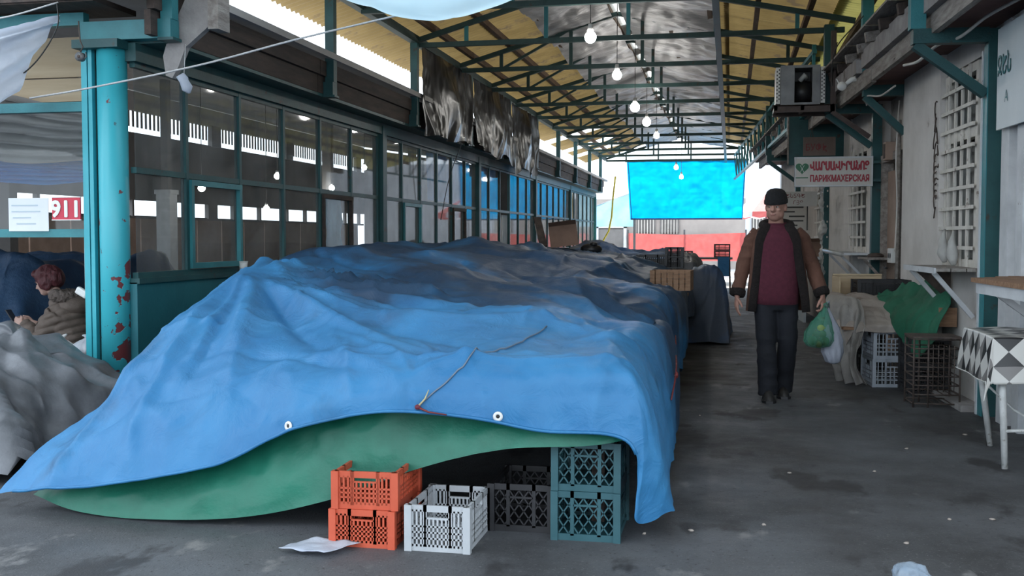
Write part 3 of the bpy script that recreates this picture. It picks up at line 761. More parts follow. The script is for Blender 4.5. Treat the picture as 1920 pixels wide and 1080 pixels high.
FR = [  # control net of the big tarp: rows front to back, columns left hem to right hem
 [(-3.55, 4.62, 0.07), (-2.96, 4.52, 0.16), (-2.32, 4.5, 0.29), (-1.95, 4.5, 0.47), (-1.52, 4.5, 0.57), (-1.12, 4.51, 0.56), (-0.8, 4.52, 0.51), (-0.42, 4.54, 0.47), (-0.425, 4.6, 0.14), (-0.265, 4.74, 0.12)],
 [(-3.47, 4.7, 0.17), (-2.96, 4.6, 0.31), (-2.32, 4.56, 0.42), (-1.95, 4.53, 0.57), (-1.52, 4.52, 0.66), (-1.12, 4.53, 0.67), (-0.8, 4.54, 0.65), (-0.41, 4.58, 0.64), (-0.345, 4.62, 0.38), (-0.25, 4.8, 0.12)],
 [(-3.38, 4.84, 0.28), (-2.95, 4.78, 0.48), (-2.32, 4.7, 0.6), (-1.92, 4.64, 0.69), (-1.5, 4.62, 0.755), (-1.12, 4.62, 0.775), (-0.8, 4.62, 0.77), (-0.42, 4.66, 0.75), (-0.315, 4.72, 0.44), (-0.26, 4.95, 0.12)],
 [(-3.24, 5.08, 0.44), (-2.93, 5.15, 0.74), (-2.32, 5.1, 0.78), (-1.9, 5.05, 0.8), (-1.5, 5.02, 0.82), (-1.12, 5.0, 0.82), (-0.8, 5.0, 0.8), (-0.47, 5.05, 0.77), (-0.331, 5.175, 0.487), (-0.3, 5.3, 0.14)],
 [(-3.08, 5.55, 0.82), (-2.88, 5.62, 0.99), (-2.36, 5.62, 0.93), (-1.92, 5.6, 0.89), (-1.5, 5.6, 0.88), (-1.12, 5.6, 0.88), (-0.8, 5.6, 0.84), (-0.48, 5.6, 0.79), (-0.348, 5.675, 0.489), (-0.32, 5.75, 0.12)],
 [(-3.08, 6.06, 1.015), (-2.87, 6.05, 1.13), (-2.42, 6.15, 1.045), (-1.96, 6.2, 0.99), (-1.52, 6.2, 0.93), (-1.12, 6.2, 0.92), (-0.8, 6.2, 0.87), (-0.48, 6.2, 0.81), (-0.362, 6.25, 0.491), (-0.34, 6.3, 0.1)],
 [(-3.6, 6.7, 0.7), (-3.1, 6.8, 1.135), (-2.52, 6.9, 1.105), (-2.02, 7.0, 1.1), (-1.54, 7.0, 1.0), (-1.12, 7.0, 0.93), (-0.78, 7.0, 0.87), (-0.48, 7.0, 0.81), (-0.39, 7.025, 0.486), (-0.38, 7.05, 0.09)],
 [(-3.8, 7.9, 0.7), (-3.35, 7.9, 1.2), (-2.62, 8.0, 1.19), (-2.06, 8.0, 1.13), (-1.56, 8.0, 1.03), (-1.12, 8.0, 0.98), (-0.78, 8.0, 0.89), (-0.48, 8.0, 0.82), (-0.411, 8.05, 0.523), (-0.41, 8.1, 0.16)],
 [(-3.9, 9.3, 0.7), (-3.5, 9.3, 1.225), (-2.72, 9.4, 1.23), (-2.12, 9.4, 1.2), (-1.58, 9.4, 1.11), (-1.12, 9.4, 1.04), (-0.78, 9.4, 0.92), (-0.48, 9.4, 0.83), (-0.425, 9.4, 0.546), (-0.43, 9.4, 0.2)],
 [(-3.95, 11.0, 0.7), (-3.6, 11.0, 1.21), (-2.82, 11.0, 1.235), (-2.2, 11.0, 1.22), (-1.62, 11.0, 1.14), (-1.12, 11.0, 1.05), (-0.78, 11.0, 0.92), (-0.5, 11.0, 0.8), (-0.459, 11.0, 0.553), (-0.47, 11.0, 0.25)],
 [(-3.95, 12.6, 0.6), (-3.6, 12.6, 1.15), (-2.82, 12.6, 1.21), (-2.2, 12.6, 1.2), (-1.62, 12.6, 1.11), (-1.12, 12.6, 1.04), (-0.8, 12.6, 0.93), (-0.55, 12.6, 0.8), (-0.502, 12.6, 0.553), (-0.51, 12.6, 0.25)],
 [(-3.9, 14.0, 0.3), (-3.6, 14.0, 1.0), (-2.82, 14.0, 1.12), (-2.2, 14.0, 1.12), (-1.62, 14.0, 1.05), (-1.12, 14.0, 0.98), (-0.8, 14.0, 0.9), (-0.6, 14.0, 0.75), (-0.545, 14.0, 0.525), (-0.55, 14.0, 0.25)],
 [(-3.9, 14.4, 0.2), (-3.6, 14.4, 0.4), (-2.82, 14.4, 0.4), (-2.2, 14.4, 0.4), (-1.62, 14.4, 0.4), (-1.12, 14.4, 0.4), (-0.8, 14.4, 0.4), (-0.6, 14.4, 0.4), (-0.545, 14.4, 0.333), (-0.55, 14.4, 0.25)],
]
def gauss(P, x, y, sx, sy, a, rot=0.0):
    dx, dy = P[..., 0] - x, P[..., 1] - y; c, s_ = math.cos(rot), math.sin(rot)
    u, v = dx * c + dy * s_, -dx * s_ + dy * c
    return a * np.exp(-(u / sx) ** 2 - (v / sy) ** 2)
def crease(P, pl, a, w):
    """ridge (a > 0) or groove along a plan polyline, fading to both ends"""
    pl = np.array(pl, float); lo, hi = pl.min(0) - 4 * w, pl.max(0) + 4 * w
    out = np.zeros(P.shape[:2]); msk = (P[..., 0] > lo[0]) & (P[..., 0] < hi[0]) & (P[..., 1] > lo[1]) & (P[..., 1] < hi[1])
    if not msk.any(): return out
    Q = P[msk][:, :2]; best = np.full(len(Q), 1e9); tt = np.zeros(len(Q)); n = len(pl) - 1
    for k in range(n):
        e = pl[k + 1] - pl[k]; t = np.clip(((Q - pl[k]) @ e) / (e @ e), 0, 1); dd = np.hypot(*(Q - pl[k] - t[:, None] * e).T)
        b = dd < best; best[b] = dd[b]; tt[b] = (k + t[b]) / n
    out[msk] = a * np.exp(-np.abs(best / w) ** 1.4) * np.sin(np.pi * np.clip(tt, .02, .98)) ** .6
    return out
FOLDS = [([(-2.78, 5.92), (-2.55, 5.71), (-2.18, 5.19), (-1.97, 4.93)], -.045, .05), ([(-2.67, 5.87), (-2.34, 5.6), (-1.95, 5.26), (-1.41, 4.75)], .05, .07),
         ([(-2.74, 5.85), (-2.57, 5.39), (-2.41, 4.95), (-2.3, 4.64)], .045, .06), ([(-2.85, 5.8), (-2.72, 5.38), (-2.64, 4.9), (-2.6, 4.6)], -.04, .05),
         ([(-2.92, 5.75), (-2.85, 5.3), (-2.8, 4.8), (-2.8, 4.55)], .04, .05), ([(-2.53, 5.85), (-1.88, 5.48), (-1.37, 5.40), (-.98, 5.55), (-.93, 6.1)], .055, .10),
         ([(-2.16, 5.75), (-1.67, 5.25), (-1.16, 4.90)], -.03, .06), ([(-2.44, 7.0), (-2.06, 6.9), (-1.66, 6.45), (-1.1, 6.25)], -.05, .12), ([(-2.6, 6.3), (-1.9, 6.1), (-1.4, 6.0)], .035, .09),
         ([(-1.02, 6.35), (-.88, 5.9), (-.72, 5.5), (-.5, 5.25)], .06, .09), ([(-.80, 6.3), (-.66, 5.8), (-.5, 5.7)], -.06, .12), ([(-.95, 7.2), (-.6, 7.0), (-.45, 7.0)], .05, .08),
         ([(-1.9, 8.4), (-1.2, 8.1), (-.7, 7.7)], .06, .12), ([(-1.6, 7.6), (-1.1, 7.5), (-.7, 8.0)], -.05, .14), ([(-2.5, 9.5), (-1.6, 9.2), (-.9, 9.3)], .06, .14), ([(-2.2, 10.6), (-1.3, 10.3), (-.7, 10.6)], -.06, .16),
         ([(-2.1, 4.95), (-1.7, 4.72), (-1.3, 4.66), (-.85, 4.65), (-.45, 4.7)], .022, .035), ([(-3.1, 5.1), (-2.8, 4.75), (-2.5, 4.55)], .03, .05)]
def big_tarp():
    nv, nu = 400, 330
    P = loft(FR, nv, nu)
    U = np.linspace(0, 9, nu)[None, :].repeat(nv, 0); V = np.linspace(0, 12, nv)[:, None].repeat(nu, 1)
    top = np.clip((U - .6) / .5, 0, 1) * np.clip((7.3 - U) / .4, 0, 1) * np.clip((V - 1.6) / .8, 0, 1)
    dz = np.zeros((nv, nu))
    # crates and heaps that push the sheet up, hollows between them
    for x, y, sx, sy, a, r in ((-1.05, 7.2, .30, .34, .12, .4), (-.62, 6.9, .22, .5, -.08, 0), (-.75, 6.05, .3, .3, -.03, 0), (-.62, 8.3, .28, .45, .07, .2), (-1.0, 9.3, .3, .5, .06, 0),
                               (-1.7, 8.2, .5, .5, -.05, 0), (-1.6, 9.8, .35, .5, .06, 0), (-2.2, 7.0, .6, .35, -.035, .3), (-1.75, 5.9, .5, .25, -.03, .2), (-2.3, 10.5, .4, .6, .05, 0),
                               (-1.25, 10.8, .3, .4, .07, 0), (-.65, 10.0, .2, .6, -.05, 0), (-.85, 11.8, .25, .6, .05, 0), (-2.9, 7.6, .3, .3, .05, 0), (-.55, 5.6, .12, .9, .02, 0), (-.46, 7.1, .08, .25, -.05, 0), (-.46, 8.7, .08, .3, -.06, 0)):
        dz += gauss(P, x, y, sx, sy, a, r)
    P[..., 2] += dz * top
    n = normals(P)
    # tension folds that fan out from the propped corner
    dx, dy = P[..., 0] + 2.87, P[..., 1] - 6.05
    r = np.hypot(dx, dy) + 1e-6; th = np.arctan2(dy, dx)
    fan = ridged(th * 5.5 + .4 * vnoise(P[..., 0] * 2, P[..., 1] * 2), r * .35 + 3) - .5
    front = np.clip((2.2 - r) / 1.6, 0, 1) * np.clip((r - .12) / .6, 0, 1)
    d = .12 * fan * front * (dy < .5)
    # long drag folds towards the right front, softer crumple everywhere
    w1 = ridged(P[..., 0] * .55 + P[..., 1] * 1.15 + .7 * vnoise(P[..., 0] * 1.3, P[..., 1] * 1.3), P[..., 0] * .8 - P[..., 1] * .35)
    d += .045 * (w1 - .5) * np.clip((V - 2.2) / 2, 0, 1) * (V < 9)
    d += .022 * (ridged(P[..., 0] * 2.3 + 4, P[..., 1] * 2.3, P[..., 2] * 2.0) - .5)
    d += .010 * (ridged(P[..., 0] * 6.5 + 4, P[..., 1] * 6.5, P[..., 2] * 6) - .5)
    d += .006 * (vnoise(P[..., 0] * 17, P[..., 1] * 17, P[..., 2] * 17) - .5)
    # pulled folds and hollows
    for pl, a, w in FOLDS: d += crease(P, pl, a, w)
    # sharp crease lines of a sheet that has been folded up many times
    rs = np.random.RandomState(21)
    for k in range(170):
        y = 4.6 + 8.5 * rs.rand() ** 1.7; x = -3.3 + 2.9 * rs.rand(); an = rs.choice([.2, 1.3, 2.2, 2.8]) + .5 * rs.randn(); L = (.15 + .5 * rs.rand()) * (1 + (y - 4.6) * .12)
        sc = 1 + (y - 4.6) * .22
        p = [(x - L * math.cos(an), y - L * math.sin(an)), (x + .12 * L * rs.randn(), y + .12 * L * rs.randn()), (x + L * math.cos(an), y + L * math.sin(an))]
        d += crease(P, p, (.006 + .012 * rs.rand()) * rs.choice([1, 1, -1]) * sc, (.016 + .026 * rs.rand()) * sc)
    far = np.clip((V - 7) / 2, 0, 1)
    d += far * .05 * (ridged(P[..., 0] * 3.1, P[..., 1] * 1.2 + 7) - .5)
    # vertical flutes in the hanging right side and front
    side = np.clip((U - 7.1) / .7, 0, 1)
    d += side * .05 * (ridged(P[..., 1] * 1.6 + 2, P[..., 2] * .4 + 8) - .55)
    fr = np.clip((1.8 - V) / 1.0, 0, 1) * (U > .4)
    d += fr * .022 * (ridged(P[..., 0] * 3.0 + 2, P[..., 2] * .7 + 1) - .5)
    P = P + n * d[..., None]
    P[..., 2] = np.maximum(P[..., 2], .02)
    # ragged hem on the right side
    hem = np.clip((U - 8.0) / 1.0, 0, 1) * np.clip((V - 5) / 1, 0, 1)
    P[..., 2] += hem * .28 * np.abs(np.sin(P[..., 1] * 1.3 + .6)) * vnoise(P[..., 1] * 1.1, P[..., 1] * 0)
    return P
PT = big_tarp()
bt = T('stall_tarp', 'large dusty blue tarp draped over the long stall in the foreground', 'tarp')
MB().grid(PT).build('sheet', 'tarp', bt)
# hemmed front edge with eyelets
hem = MB(); row = PT[0]
pts = [Vector(row[i]) + Vector((0, -.006, .004)) for i in range(8, 264, 3)]
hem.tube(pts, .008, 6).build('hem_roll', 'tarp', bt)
def eyelet(i, v=8):
    p = Vector(PT[v, i]); nn = Vector(normals(PT)[v, i]); nn = nn if nn.y < 0 else -nn
    e = T('eyelet'); q = nn.to_track_quat('Z', 'Y')
    b = MB(Matrix.Translation(p + nn * .004) @ q.to_matrix().to_4x4())
    rings = [[(rr * math.cos(a), rr * math.sin(a), zz) for a in np.linspace(0, 2 * math.pi, 20, endpoint=False)] for rr, zz in ((.008, 0), (.009, .004), (.014, .006), (.021, .003), (.022, 0))]
    b.rings(rings, cap=False); bpy.data.objects.remove(e)
    o = b.build('eyelet', 'white_plastic', bt)
    MB(Matrix.Translation(p + nn * .003) @ q.to_matrix().to_4x4()).tube([(0, 0, 0), (0, 0, .002)], .008, 12).build('hole', 'black_plastic', o)
jj = int(np.argmin(np.abs(PT[8, :, 0] + .98))); eyelet(jj)
jj = int(np.argmin(np.abs(PT[8, :, 0] + 1.95))); eyelet(jj)
# cord lying across the sheet to a knot at the front edge
def tarp_pt(x, y, off=.01):
    d = (PT[..., 0] - x) ** 2 + (PT[..., 1] - y) ** 2 - PT[..., 2] * .001
    i = np.unravel_index(np.argmin(d), d.shape); return Vector(PT[i]) + Vector((0, 0, off))
def row_pt(r, x, off=.006):
    j = int(np.argmin(np.abs(PT[r, :, 0] - x))); n_ = normals(PT[max(r - 1, 0):r + 2])[1 if r else 0, j]; n_ = n_ if n_[2] > 0 or n_[1] < 0 else -n_
    return Vector(PT[r, j] + n_ * off)
re = int(np.argmin(np.abs(PT[:, 165, 1] - 5.45)))
cd = [row_pt(r, -1.34 + .42 * (r - 12) / (re - 12)) for r in range(12, re, 3)]
MB().tube(cd, .004, 5).build('twine', pm('grey twine', (.10, .14, .2), (.16, .2, .25), 20), kind=None, label='thin twine tied across the front of the blue tarp', cat='cord')
kn = row_pt(10, -1.34)
q = T('tie_knot', 'dark red rag knotted to the front hem of the blue tarp', 'rag')
MB().ball(kn + Vector((0, -.01, 0)), (.014, .012, .012), 10, 6).build('knot', pm('maroon rag', (.12, .015, .03)), q)
MB().tube([kn + Vector((0, -.012, 0)), kn + Vector((.05, -.012, -.02)), kn + Vector((.13, -.006, -.03))], [.006, .004, .003], 6).build('tail', 'ink_maroon', q)
MB().tube([kn + Vector((0, -.012, 0)), kn + Vector((.03, 0, .035)), kn + Vector((.045, .01, .075))], [.005, .004, .002], 6).build('tail', pm('straw twine', (.42, .38, .22)), q)
for x, s_ in ((-.27, 6.5), (-.28, 7.7)):
    q = T('red_clip', 'dark red tie on the right side of the blue tarp, %s' % ('nearer one' if s_ < 7 else 'farther one'), 'tie')
    d = (PT[:, 293, 1] - s_) ** 2; i = int(np.argmin(d)); p = Vector(PT[i, 293]) + Vector((.02, 0, 0))
    MB().tube([p + Vector((0, -.28, -.08)), p + Vector((.01, -.1, 0)), p + Vector((.01, .1, .07)), p + Vector((0, .25, .12))], .005, 6).build('cord', 'ink_maroon', q)
    MB().ball(p + Vector((.015, 0, .03)), (.012, .02, .022), 8, 6).build('knot', 'ink_maroon', q)

# green under-sheet hanging below the blue hem
GR = [[(-3.42, 4.72, .05), (-3.1, 4.62, .012), (-2.7, 4.56, .012), (-2.2, 4.56, .05), (-1.75, 4.57, .16), (-1.4, 4.57, .30), (-1.0, 4.57, .41), (-.6, 4.59, .44), (-.44, 4.62, .46)],
      [(-3.38, 4.76, .08), (-3.1, 4.66, .10), (-2.7, 4.60, .12), (-2.2, 4.60, .20), (-1.75, 4.60, .33), (-1.4, 4.60, .42), (-1.0, 4.60, .48), (-.6, 4.61, .49), (-.46, 4.64, .49)],
      [(-3.3, 4.84, .13), (-3.0, 4.76, .24), (-2.7, 4.72, .32), (-2.2, 4.70, .42), (-1.75, 4.66, .52), (-1.4, 4.65, .56), (-1.0, 4.65, .56), (-.6, 4.66, .56), (-.48, 4.68, .56)]]
P = loft(GR, 40, 160); P = crumple(P, [(3, .03, True), (8, .012, True)]); P[..., 2] = np.maximum(P[..., 2], .008)
MB().grid(P).build('under_sheet', 'green_tarp', label='green sheet hanging below the front hem of the blue tarp', cat='sheet')

# crates under the stall
G = 'crates under the blue tarp stall'
make_crate('plastic_crate', .27, .38, .165, 'orange_plastic', 'orange red plastic crate on the asphalt under the stall, lower of two', group=G, loc=(-1.56, 4.56, 0), rotz=.0)
make_crate('plastic_crate', .27, .38, .165, 'orange_plastic', 'orange red plastic crate stacked on the lower orange one', group=G, loc=(-1.555, 4.57, .166), rotz=.03)
make_crate('plastic_crate', .26, .38, .20, 'white_crate', 'pale plastic crate standing right of the orange crates', group=G, loc=(-1.22, 4.56, 0))
make_crate('plastic_crate', .28, .40, .22, 'teal_crate', 'dark teal lattice crate under the right front corner, lower of two', group=G, loc=(-.62, 4.86, 0), diag=True)
make_crate('plastic_crate', .28, .40, .22, 'teal_crate', 'dark teal lattice crate under the right front corner, upper of two', group=G, loc=(-.62, 4.87, .221), diag=True)
make_crate('plastic_crate', .28, .40, .22, 'black_plastic', 'black crate in the shade beside the teal crates', group=G, loc=(-.93, 4.95, 0), diag=True)
# flattened bag on the ground by the crates
P = np.zeros((14, 18, 3)); u = np.linspace(-1, 1, 18); v = np.linspace(-1, 1, 14)
P[..., 0] = -1.72 + .11 * u[None] + .05 * v[:, None]; P[..., 1] = 4.28 + .09 * v[:, None] - .02 * u[None]
P[..., 2] = .02 + .014 * vnoise(P[..., 0] * 22, P[..., 1] * 22)
solid(MB().grid(P).build('paper_scrap', 'white_sheet', label='crumpled white paper lying left of the orange crates', cat='litter'), .002)

# things standing on the covered stall
wc = T('wooden_crate', 'brown slatted wooden crate lying on the right edge of the blue tarp', 'crate', loc=(-.55, 10.35, .845), rotz=-.06)
for j in range(7): MB().box(-.19 + j * .056, -.145 + j * .056, -.16, -.15, 0, .19).build('slat', 'wood', wc)
for j in range(4): MB().box(-.19, .19, .14, .15, .01 + j * .047, .05 + j * .047).build('slat', 'wood', wc)
for x in (-.19, .18): MB().box(x, x + .012, -.15, .15, 0, .19).build('end_board', 'wood', wc)
MB().box(-.19, .19, -.15, .15, 0, .012).build('base', 'wood', wc)
def cbox(name, w, d, h, m, label, loc, rotz, tilt=0, cat='box', group=None, flaps=True):
    t = T(name, label, cat, group, loc, rotz); t.rotation_euler = (0, tilt, rotz)
    b = MB(); th = .006
    b.box(-w / 2, w / 2, -d / 2, d / 2, 0, th)
    for s_ in (-1, 1):
        b.box(-w / 2, w / 2, s_ * d / 2 - th / 2, s_ * d / 2 + th / 2, 0, h); b.box(s_ * w / 2 - th / 2, s_ * w / 2 + th / 2, -d / 2, d / 2, 0, h)
    b.build('carton', m, t)
    if flaps:
        MB().add([(-w / 2, -d / 2, h), (w / 2, -d / 2, h), (w / 2, -d / 2 - .12, h + .05), (-w / 2, -d / 2 - .12, h + .05)], [(0, 1, 2, 3)]).build('flap', m, t)
        MB().add([(w / 2, -d / 2, h), (w / 2, d / 2, h), (w / 2 + .1, d / 2, h + .03), (w / 2 + .1, -d / 2, h + .03)], [(0, 1, 2, 3)]).build('flap', m, t)
    MB().box(-w / 2 + .002, w / 2 - .002, -.02, .02, h - .004, h + .001).build('packing_tape', 'wood_pale', t)
    return t
cbox('cardboard_box', .34, .26, .26, 'cardboard', 'open brown cardboard box tilted on top of the covered stall', (-2.03, 13.2, 1.24), .15, -.12)
lb = T('leaning_board', 'dark board leaning behind the cardboard box on the stall', 'board')
MB().bar((-2.28, 13.1, 1.24), (-2.42, 13.4, 1.60), .09, .03).build('plank', 'wood_dark', lb)
MB().bar((-2.32, 13.18, 1.33), (-2.39, 13.33, 1.52), .10, .012).build('cleat', 'wood_old', lb)
bb = T('black_bundle', 'black tied bundle on the ridge of the covered stall', 'bundle')
P = MB(); P.ball((-1.70, 13.2, 1.20), (.14, .12, .075), 14, 8); P.build('bundle_body', 'black_film', bb)
MB().ball((-1.66, 13.15, 1.265), (.05, .05, .03), 10, 6).build('knot', 'black_film', bb)
hs = MB(); hs.tube([(-3.55, 33.45, 3.25), (-3.62, 33.45, 2.6), (-3.66, 33.45, 2.0), (-3.75, 33.45, 1.55), (-3.95, 33.45, 1.2), (-4.0, 33.45, .6), (-3.9, 33.4, .02)], .028, 8)
hs.build('yellow_hose', 'yellow_hose', label='yellow hose hanging from the far eave beside the cyan tarp', cat='hose')
make_crate('plastic_crate', .36, .3, .14, 'black_plastic', 'black plastic crate at the far end of the stall, left of the stack', group='black crates at the far stall', loc=(-.98, 13.75, .99))
make_crate('plastic_crate', .2, .26, .13, 'black_plastic', 'black crate at the base of the small stack at the far stall', group='black crates at the far stall', loc=(-.70, 13.8, .96))
make_crate('plastic_crate', .2, .26, .13, 'black_plastic', 'black crate on top of the small stack at the far stall', group='black crates at the far stall', loc=(-.70, 13.8, 1.095))
# second, darker tarps beyond
def heap(name, label, m, x0, x1, y0, y1, zt, cat='tarp', seed=1.0, lean=0.0, amp=.06, z0=.02):
    nu = nv = 130; u = np.linspace(0, 1, nu)[None].repeat(nv, 0); v = np.linspace(0, 1, nv)[:, None].repeat(nu, 1)
    e = np.minimum(np.minimum(u, 1 - u) / .22, np.minimum(v, 1 - v) / .22).clip(0, 1)
    s_ = np.sin(e * math.pi / 2) ** .75
    P = np.zeros((nv, nu, 3)); g = .5 + (u - .5) * (.82 + .18 * (1 - s_)) ; h_ = .5 + (v - .5) * (.82 + .18 * (1 - s_))
    P[..., 0] = x0 + (x1 - x0) * g; P[..., 1] = y0 + (y1 - y0) * h_
    P[..., 2] = z0 + (zt - z0) * s_ * (1 + lean * (u - .5)) * (.86 + .28 * vnoise(u * 3 + seed, v * 3))
    P = crumple(P, [(1.6, amp * 1.3, True), (4, amp * .4, True), (12, amp * .1, False)], seed)
    rs = np.random.RandomState(int(seed * 10)); n_ = normals(P); d = np.zeros((nv, nu)); W_ = min(x1 - x0, y1 - y0)
    for k in range(60):
        x, y = x0 + (x1 - x0) * rs.rand(), y0 + (y1 - y0) * rs.rand(); an = 6.28 * rs.rand(); L = W_ * (.08 + .25 * rs.rand())
        d += crease(P, [(x - L * math.cos(an), y - L * math.sin(an)), (x + .15 * L * rs.randn(), y + .15 * L * rs.randn()), (x + L * math.cos(an), y + L * math.sin(an))], W_ * (.01 + .02 * rs.rand()) * rs.choice([1, 1, -1]), W_ * (.02 + .02 * rs.rand()))
    P = P + n_ * d[..., None]
    P[..., 2] = np.maximum(P[..., 2], z0)
    return MB().grid(P).build(name, m, label=label, cat=cat)
heap('covered_heap', 'dark blue tarp over a heap at the aisle side of the far stall', 'tarp_far', -.62, .0, 13.6, 15.6, .86, seed=2, amp=.1)
heap('covered_heap', 'silver plastic sheet crumpled over the far stall', 'grey_tarp', -1.1, -.32, 14.5, 16.0, .96, seed=4, amp=.1)
heap('covered_heap', 'long dark blue tarp over the next stall towards the open end', 'tarp_far', -3.7, -.5, 16.3, 24.5, 1.0, seed=6, amp=.1)
heap('covered_heap', 'navy tarp over goods inside the dark hall behind the woman', 'navy_tarp', -9.8, -6.35, 8.6, 13.5, .98, seed=8, amp=.12)
GP = heap('covered_heap', 'silver grey woven tarp over goods in front of the hall opening', 'grey_tarp', -6.4, -3.80, 5.15, 6.85, .60, seed=11.5, amp=.2)
sk = T('sack', 'pale stuffed sack on the floor under the far tarp heap', 'sack')
MB().ball((-.28, 14.6, .08), (.16, .2, .08), 14, 8).build('sack_body', 'beige_cloth', sk)
MB().ball((-.12, 14.55, .09), (.05, .05, .03), 8, 6).build('sack_neck', 'beige_cloth', sk)

# ================================================================== RIGHT SIDE THINGS
# checker-cloth table
def checker_mat():
    m, nt, b = mat_base('diamond oilcloth'); N, L = nt.nodes, nt.links
    uv = N.new('ShaderNodeUVMap'); mp = N.new('ShaderNodeMapping'); mp.inputs['Rotation'].default_value = (0, 0, math.radians(45)); L.new(uv.outputs[0], mp.inputs['Vector'])
    c1 = N.new('ShaderNodeTexChecker'); c1.inputs['Scale'].default_value = 1 / .12; L.new(mp.outputs[0], c1.inputs['Vector'])
    c1.inputs['Color1'].default_value = (.62, .61, .58, 1)
    mp2 = N.new('ShaderNodeMapping'); mp2.inputs['Rotation'].default_value = (0, 0, 0); mp2.inputs['Location'].default_value = (.0, .0, 0); L.new(uv.outputs[0], mp2.inputs['Vector'])
    c2 = N.new('ShaderNodeTexChecker'); c2.inputs['Scale'].default_value = 1 / (.12 * math.sqrt(2)); L.new(mp2.outputs[0], c2.inputs['Vector'])
    c2.inputs['Color1'].default_value = (.02, .02, .022, 1); c2.inputs['Color2'].default_value = (.20, .19, .185, 1)
    L.new(c2.outputs[0], c1.inputs['Color2']); L.new(c1.outputs[0], b.inputs['Base Color']); b.inputs['Roughness'].default_value = .35
    return m
M['checker'] = checker_mat()
tb = T('folding_table', 'white legged table standing at the shop wall under a checked cloth', 'table')
TX0, TX1, TY0, TY1, TZ = 1.50, 1.98, 6.62, 7.40, .76
MB().box(TX0, TX1, TY0, TY1, TZ - .025, TZ).build('table_top', 'wood_old', tb)
for x, y, fx, fy_ in ((TX0 + .06, TY0 + .06, .02, -.06), (TX0 + .06, TY1 - .06, .10, .0), (TX1 - .06, TY0 + .06, 0, -.05), (TX1 - .06, TY1 - .06, 0, 0)):
    MB().tube([(x, y, TZ - .03), (x + fx, y + fy_, 0)], [.024, .018], 10).build('leg', 'leg_paint', tb)
MB().tube([(TX0 + .08, TY0 + .01, .22), (TX1 - .06, TY0 + .02, .24)], .010, 8).build('stretcher', 'leg_paint', tb)
MB().tube([(TX0 + .1, TY1 - .06, .42), (TX1 - .06, TY1 - .06, .42)], .010, 8).build('stretcher', 'leg_paint', tb)
MB().tube([(TX0 + .09, TY1 - .06, .44), (TX0 + .12, TY1 - .2, .40), (TX0 + .2, TY0 + .3, .30), (TX0 + .3, TY0 + .02, .24)], .008, 8).build('stretcher', 'leg_paint', tb)
# cloth: flat on the top, folding down over the edges, corner hanging in a point
n = 96; W_, D_ = TX1 - TX0, TY1 - TY0; ov = .27
gu = np.linspace(-ov, W_, n); gv = np.linspace(-ov, D_ + .12, n)
P = np.zeros((n, n, 3)); UVc = np.zeros((n, n, 2))
for i, v in enumerate(gv):
    for j, u in enumerate(gu):
        a, b_ = max(0, -u), max(0, -v); c_ = max(0, v - D_)
        dn = math.hypot(a, b_) if (a and b_) else max(a, b_, c_)
        ang = math.atan2(b_, a) if dn else 0
        flare = .12
        x = TX0 + max(u, 0) - flare * a * (1 + .3 * math.sin(9 * v)) - (.10 * min(a, b_) if b_ else 0)
        y = TY0 + min(max(v, 0), D_) - flare * b_ * (1 + .3 * math.sin(11 * u)) - (.10 * min(a, b_)) + .1 * c_
        z = TZ + .006 - dn * (.98 if not (a and b_) else .96) + .004 * math.sin(17 * u + 5 * v)
        P[i, j] = (x, y, z); UVc[i, j] = (u, v)
me = MB().grid(P).mesh('checked_cloth', 'checker')
uvl = me.uv_layers.new(name='UVMap'); flat = UVc.reshape(-1, 2)
for lp in me.loops: uvl.data[lp.index].uv = flat[lp.vertex_index]
tc_ = T('checked_cloth', 'black grey and white diamond oilcloth over the table at the right edge', 'tablecloth')
solid(put('cloth', me, tc_), .003)
P2 = [Vector(P[i, 0]) + Vector((-.002, 0, 0)) for i in range(0, n, 4)]
MB().tube(P2, .004, 5).build('hem', 'white_plastic', tc_)
sc_ = np.zeros((10, 16, 3)); sc_[..., 0] = np.linspace(1.72, 2.0, 16)[None]; sc_[..., 1] = 6.56 - .03 * np.linspace(0, 1, 10)[:, None]; sc_[..., 2] = .50 - .035 * np.linspace(0, 1, 10)[:, None] + .02 * np.linspace(0, 1, 16)[None]
solid(MB().grid(crumple(sc_, [(9, .02, True)])).build('plastic_scrap', 'white_sheet', label='strip of white plastic caught at the hem of the checked cloth', cat='scrap'), .002)

# plank shelf on the wall right of the first post
ps = T('plank_shelf', 'rough brown plank shelf fixed to the wall above the checked table', 'shelf')
for j in range(4): RB().box(-.42 + j * .11, -.32 + j * .11, 6.2, 7.55 + .12 * j - .03 * (j % 2), 1.055, 1.085).build('plank', 'wood', ps)
for s in (6.6, 7.4): RB().bar((-.04, s, .80), (-.38, s, 1.05), .03, .04).build('support', 'white_paint', ps)
RB().box(-.40, -.37, 6.2, 7.5, .985, 1.055).build('edge_board', 'white_paint', ps)
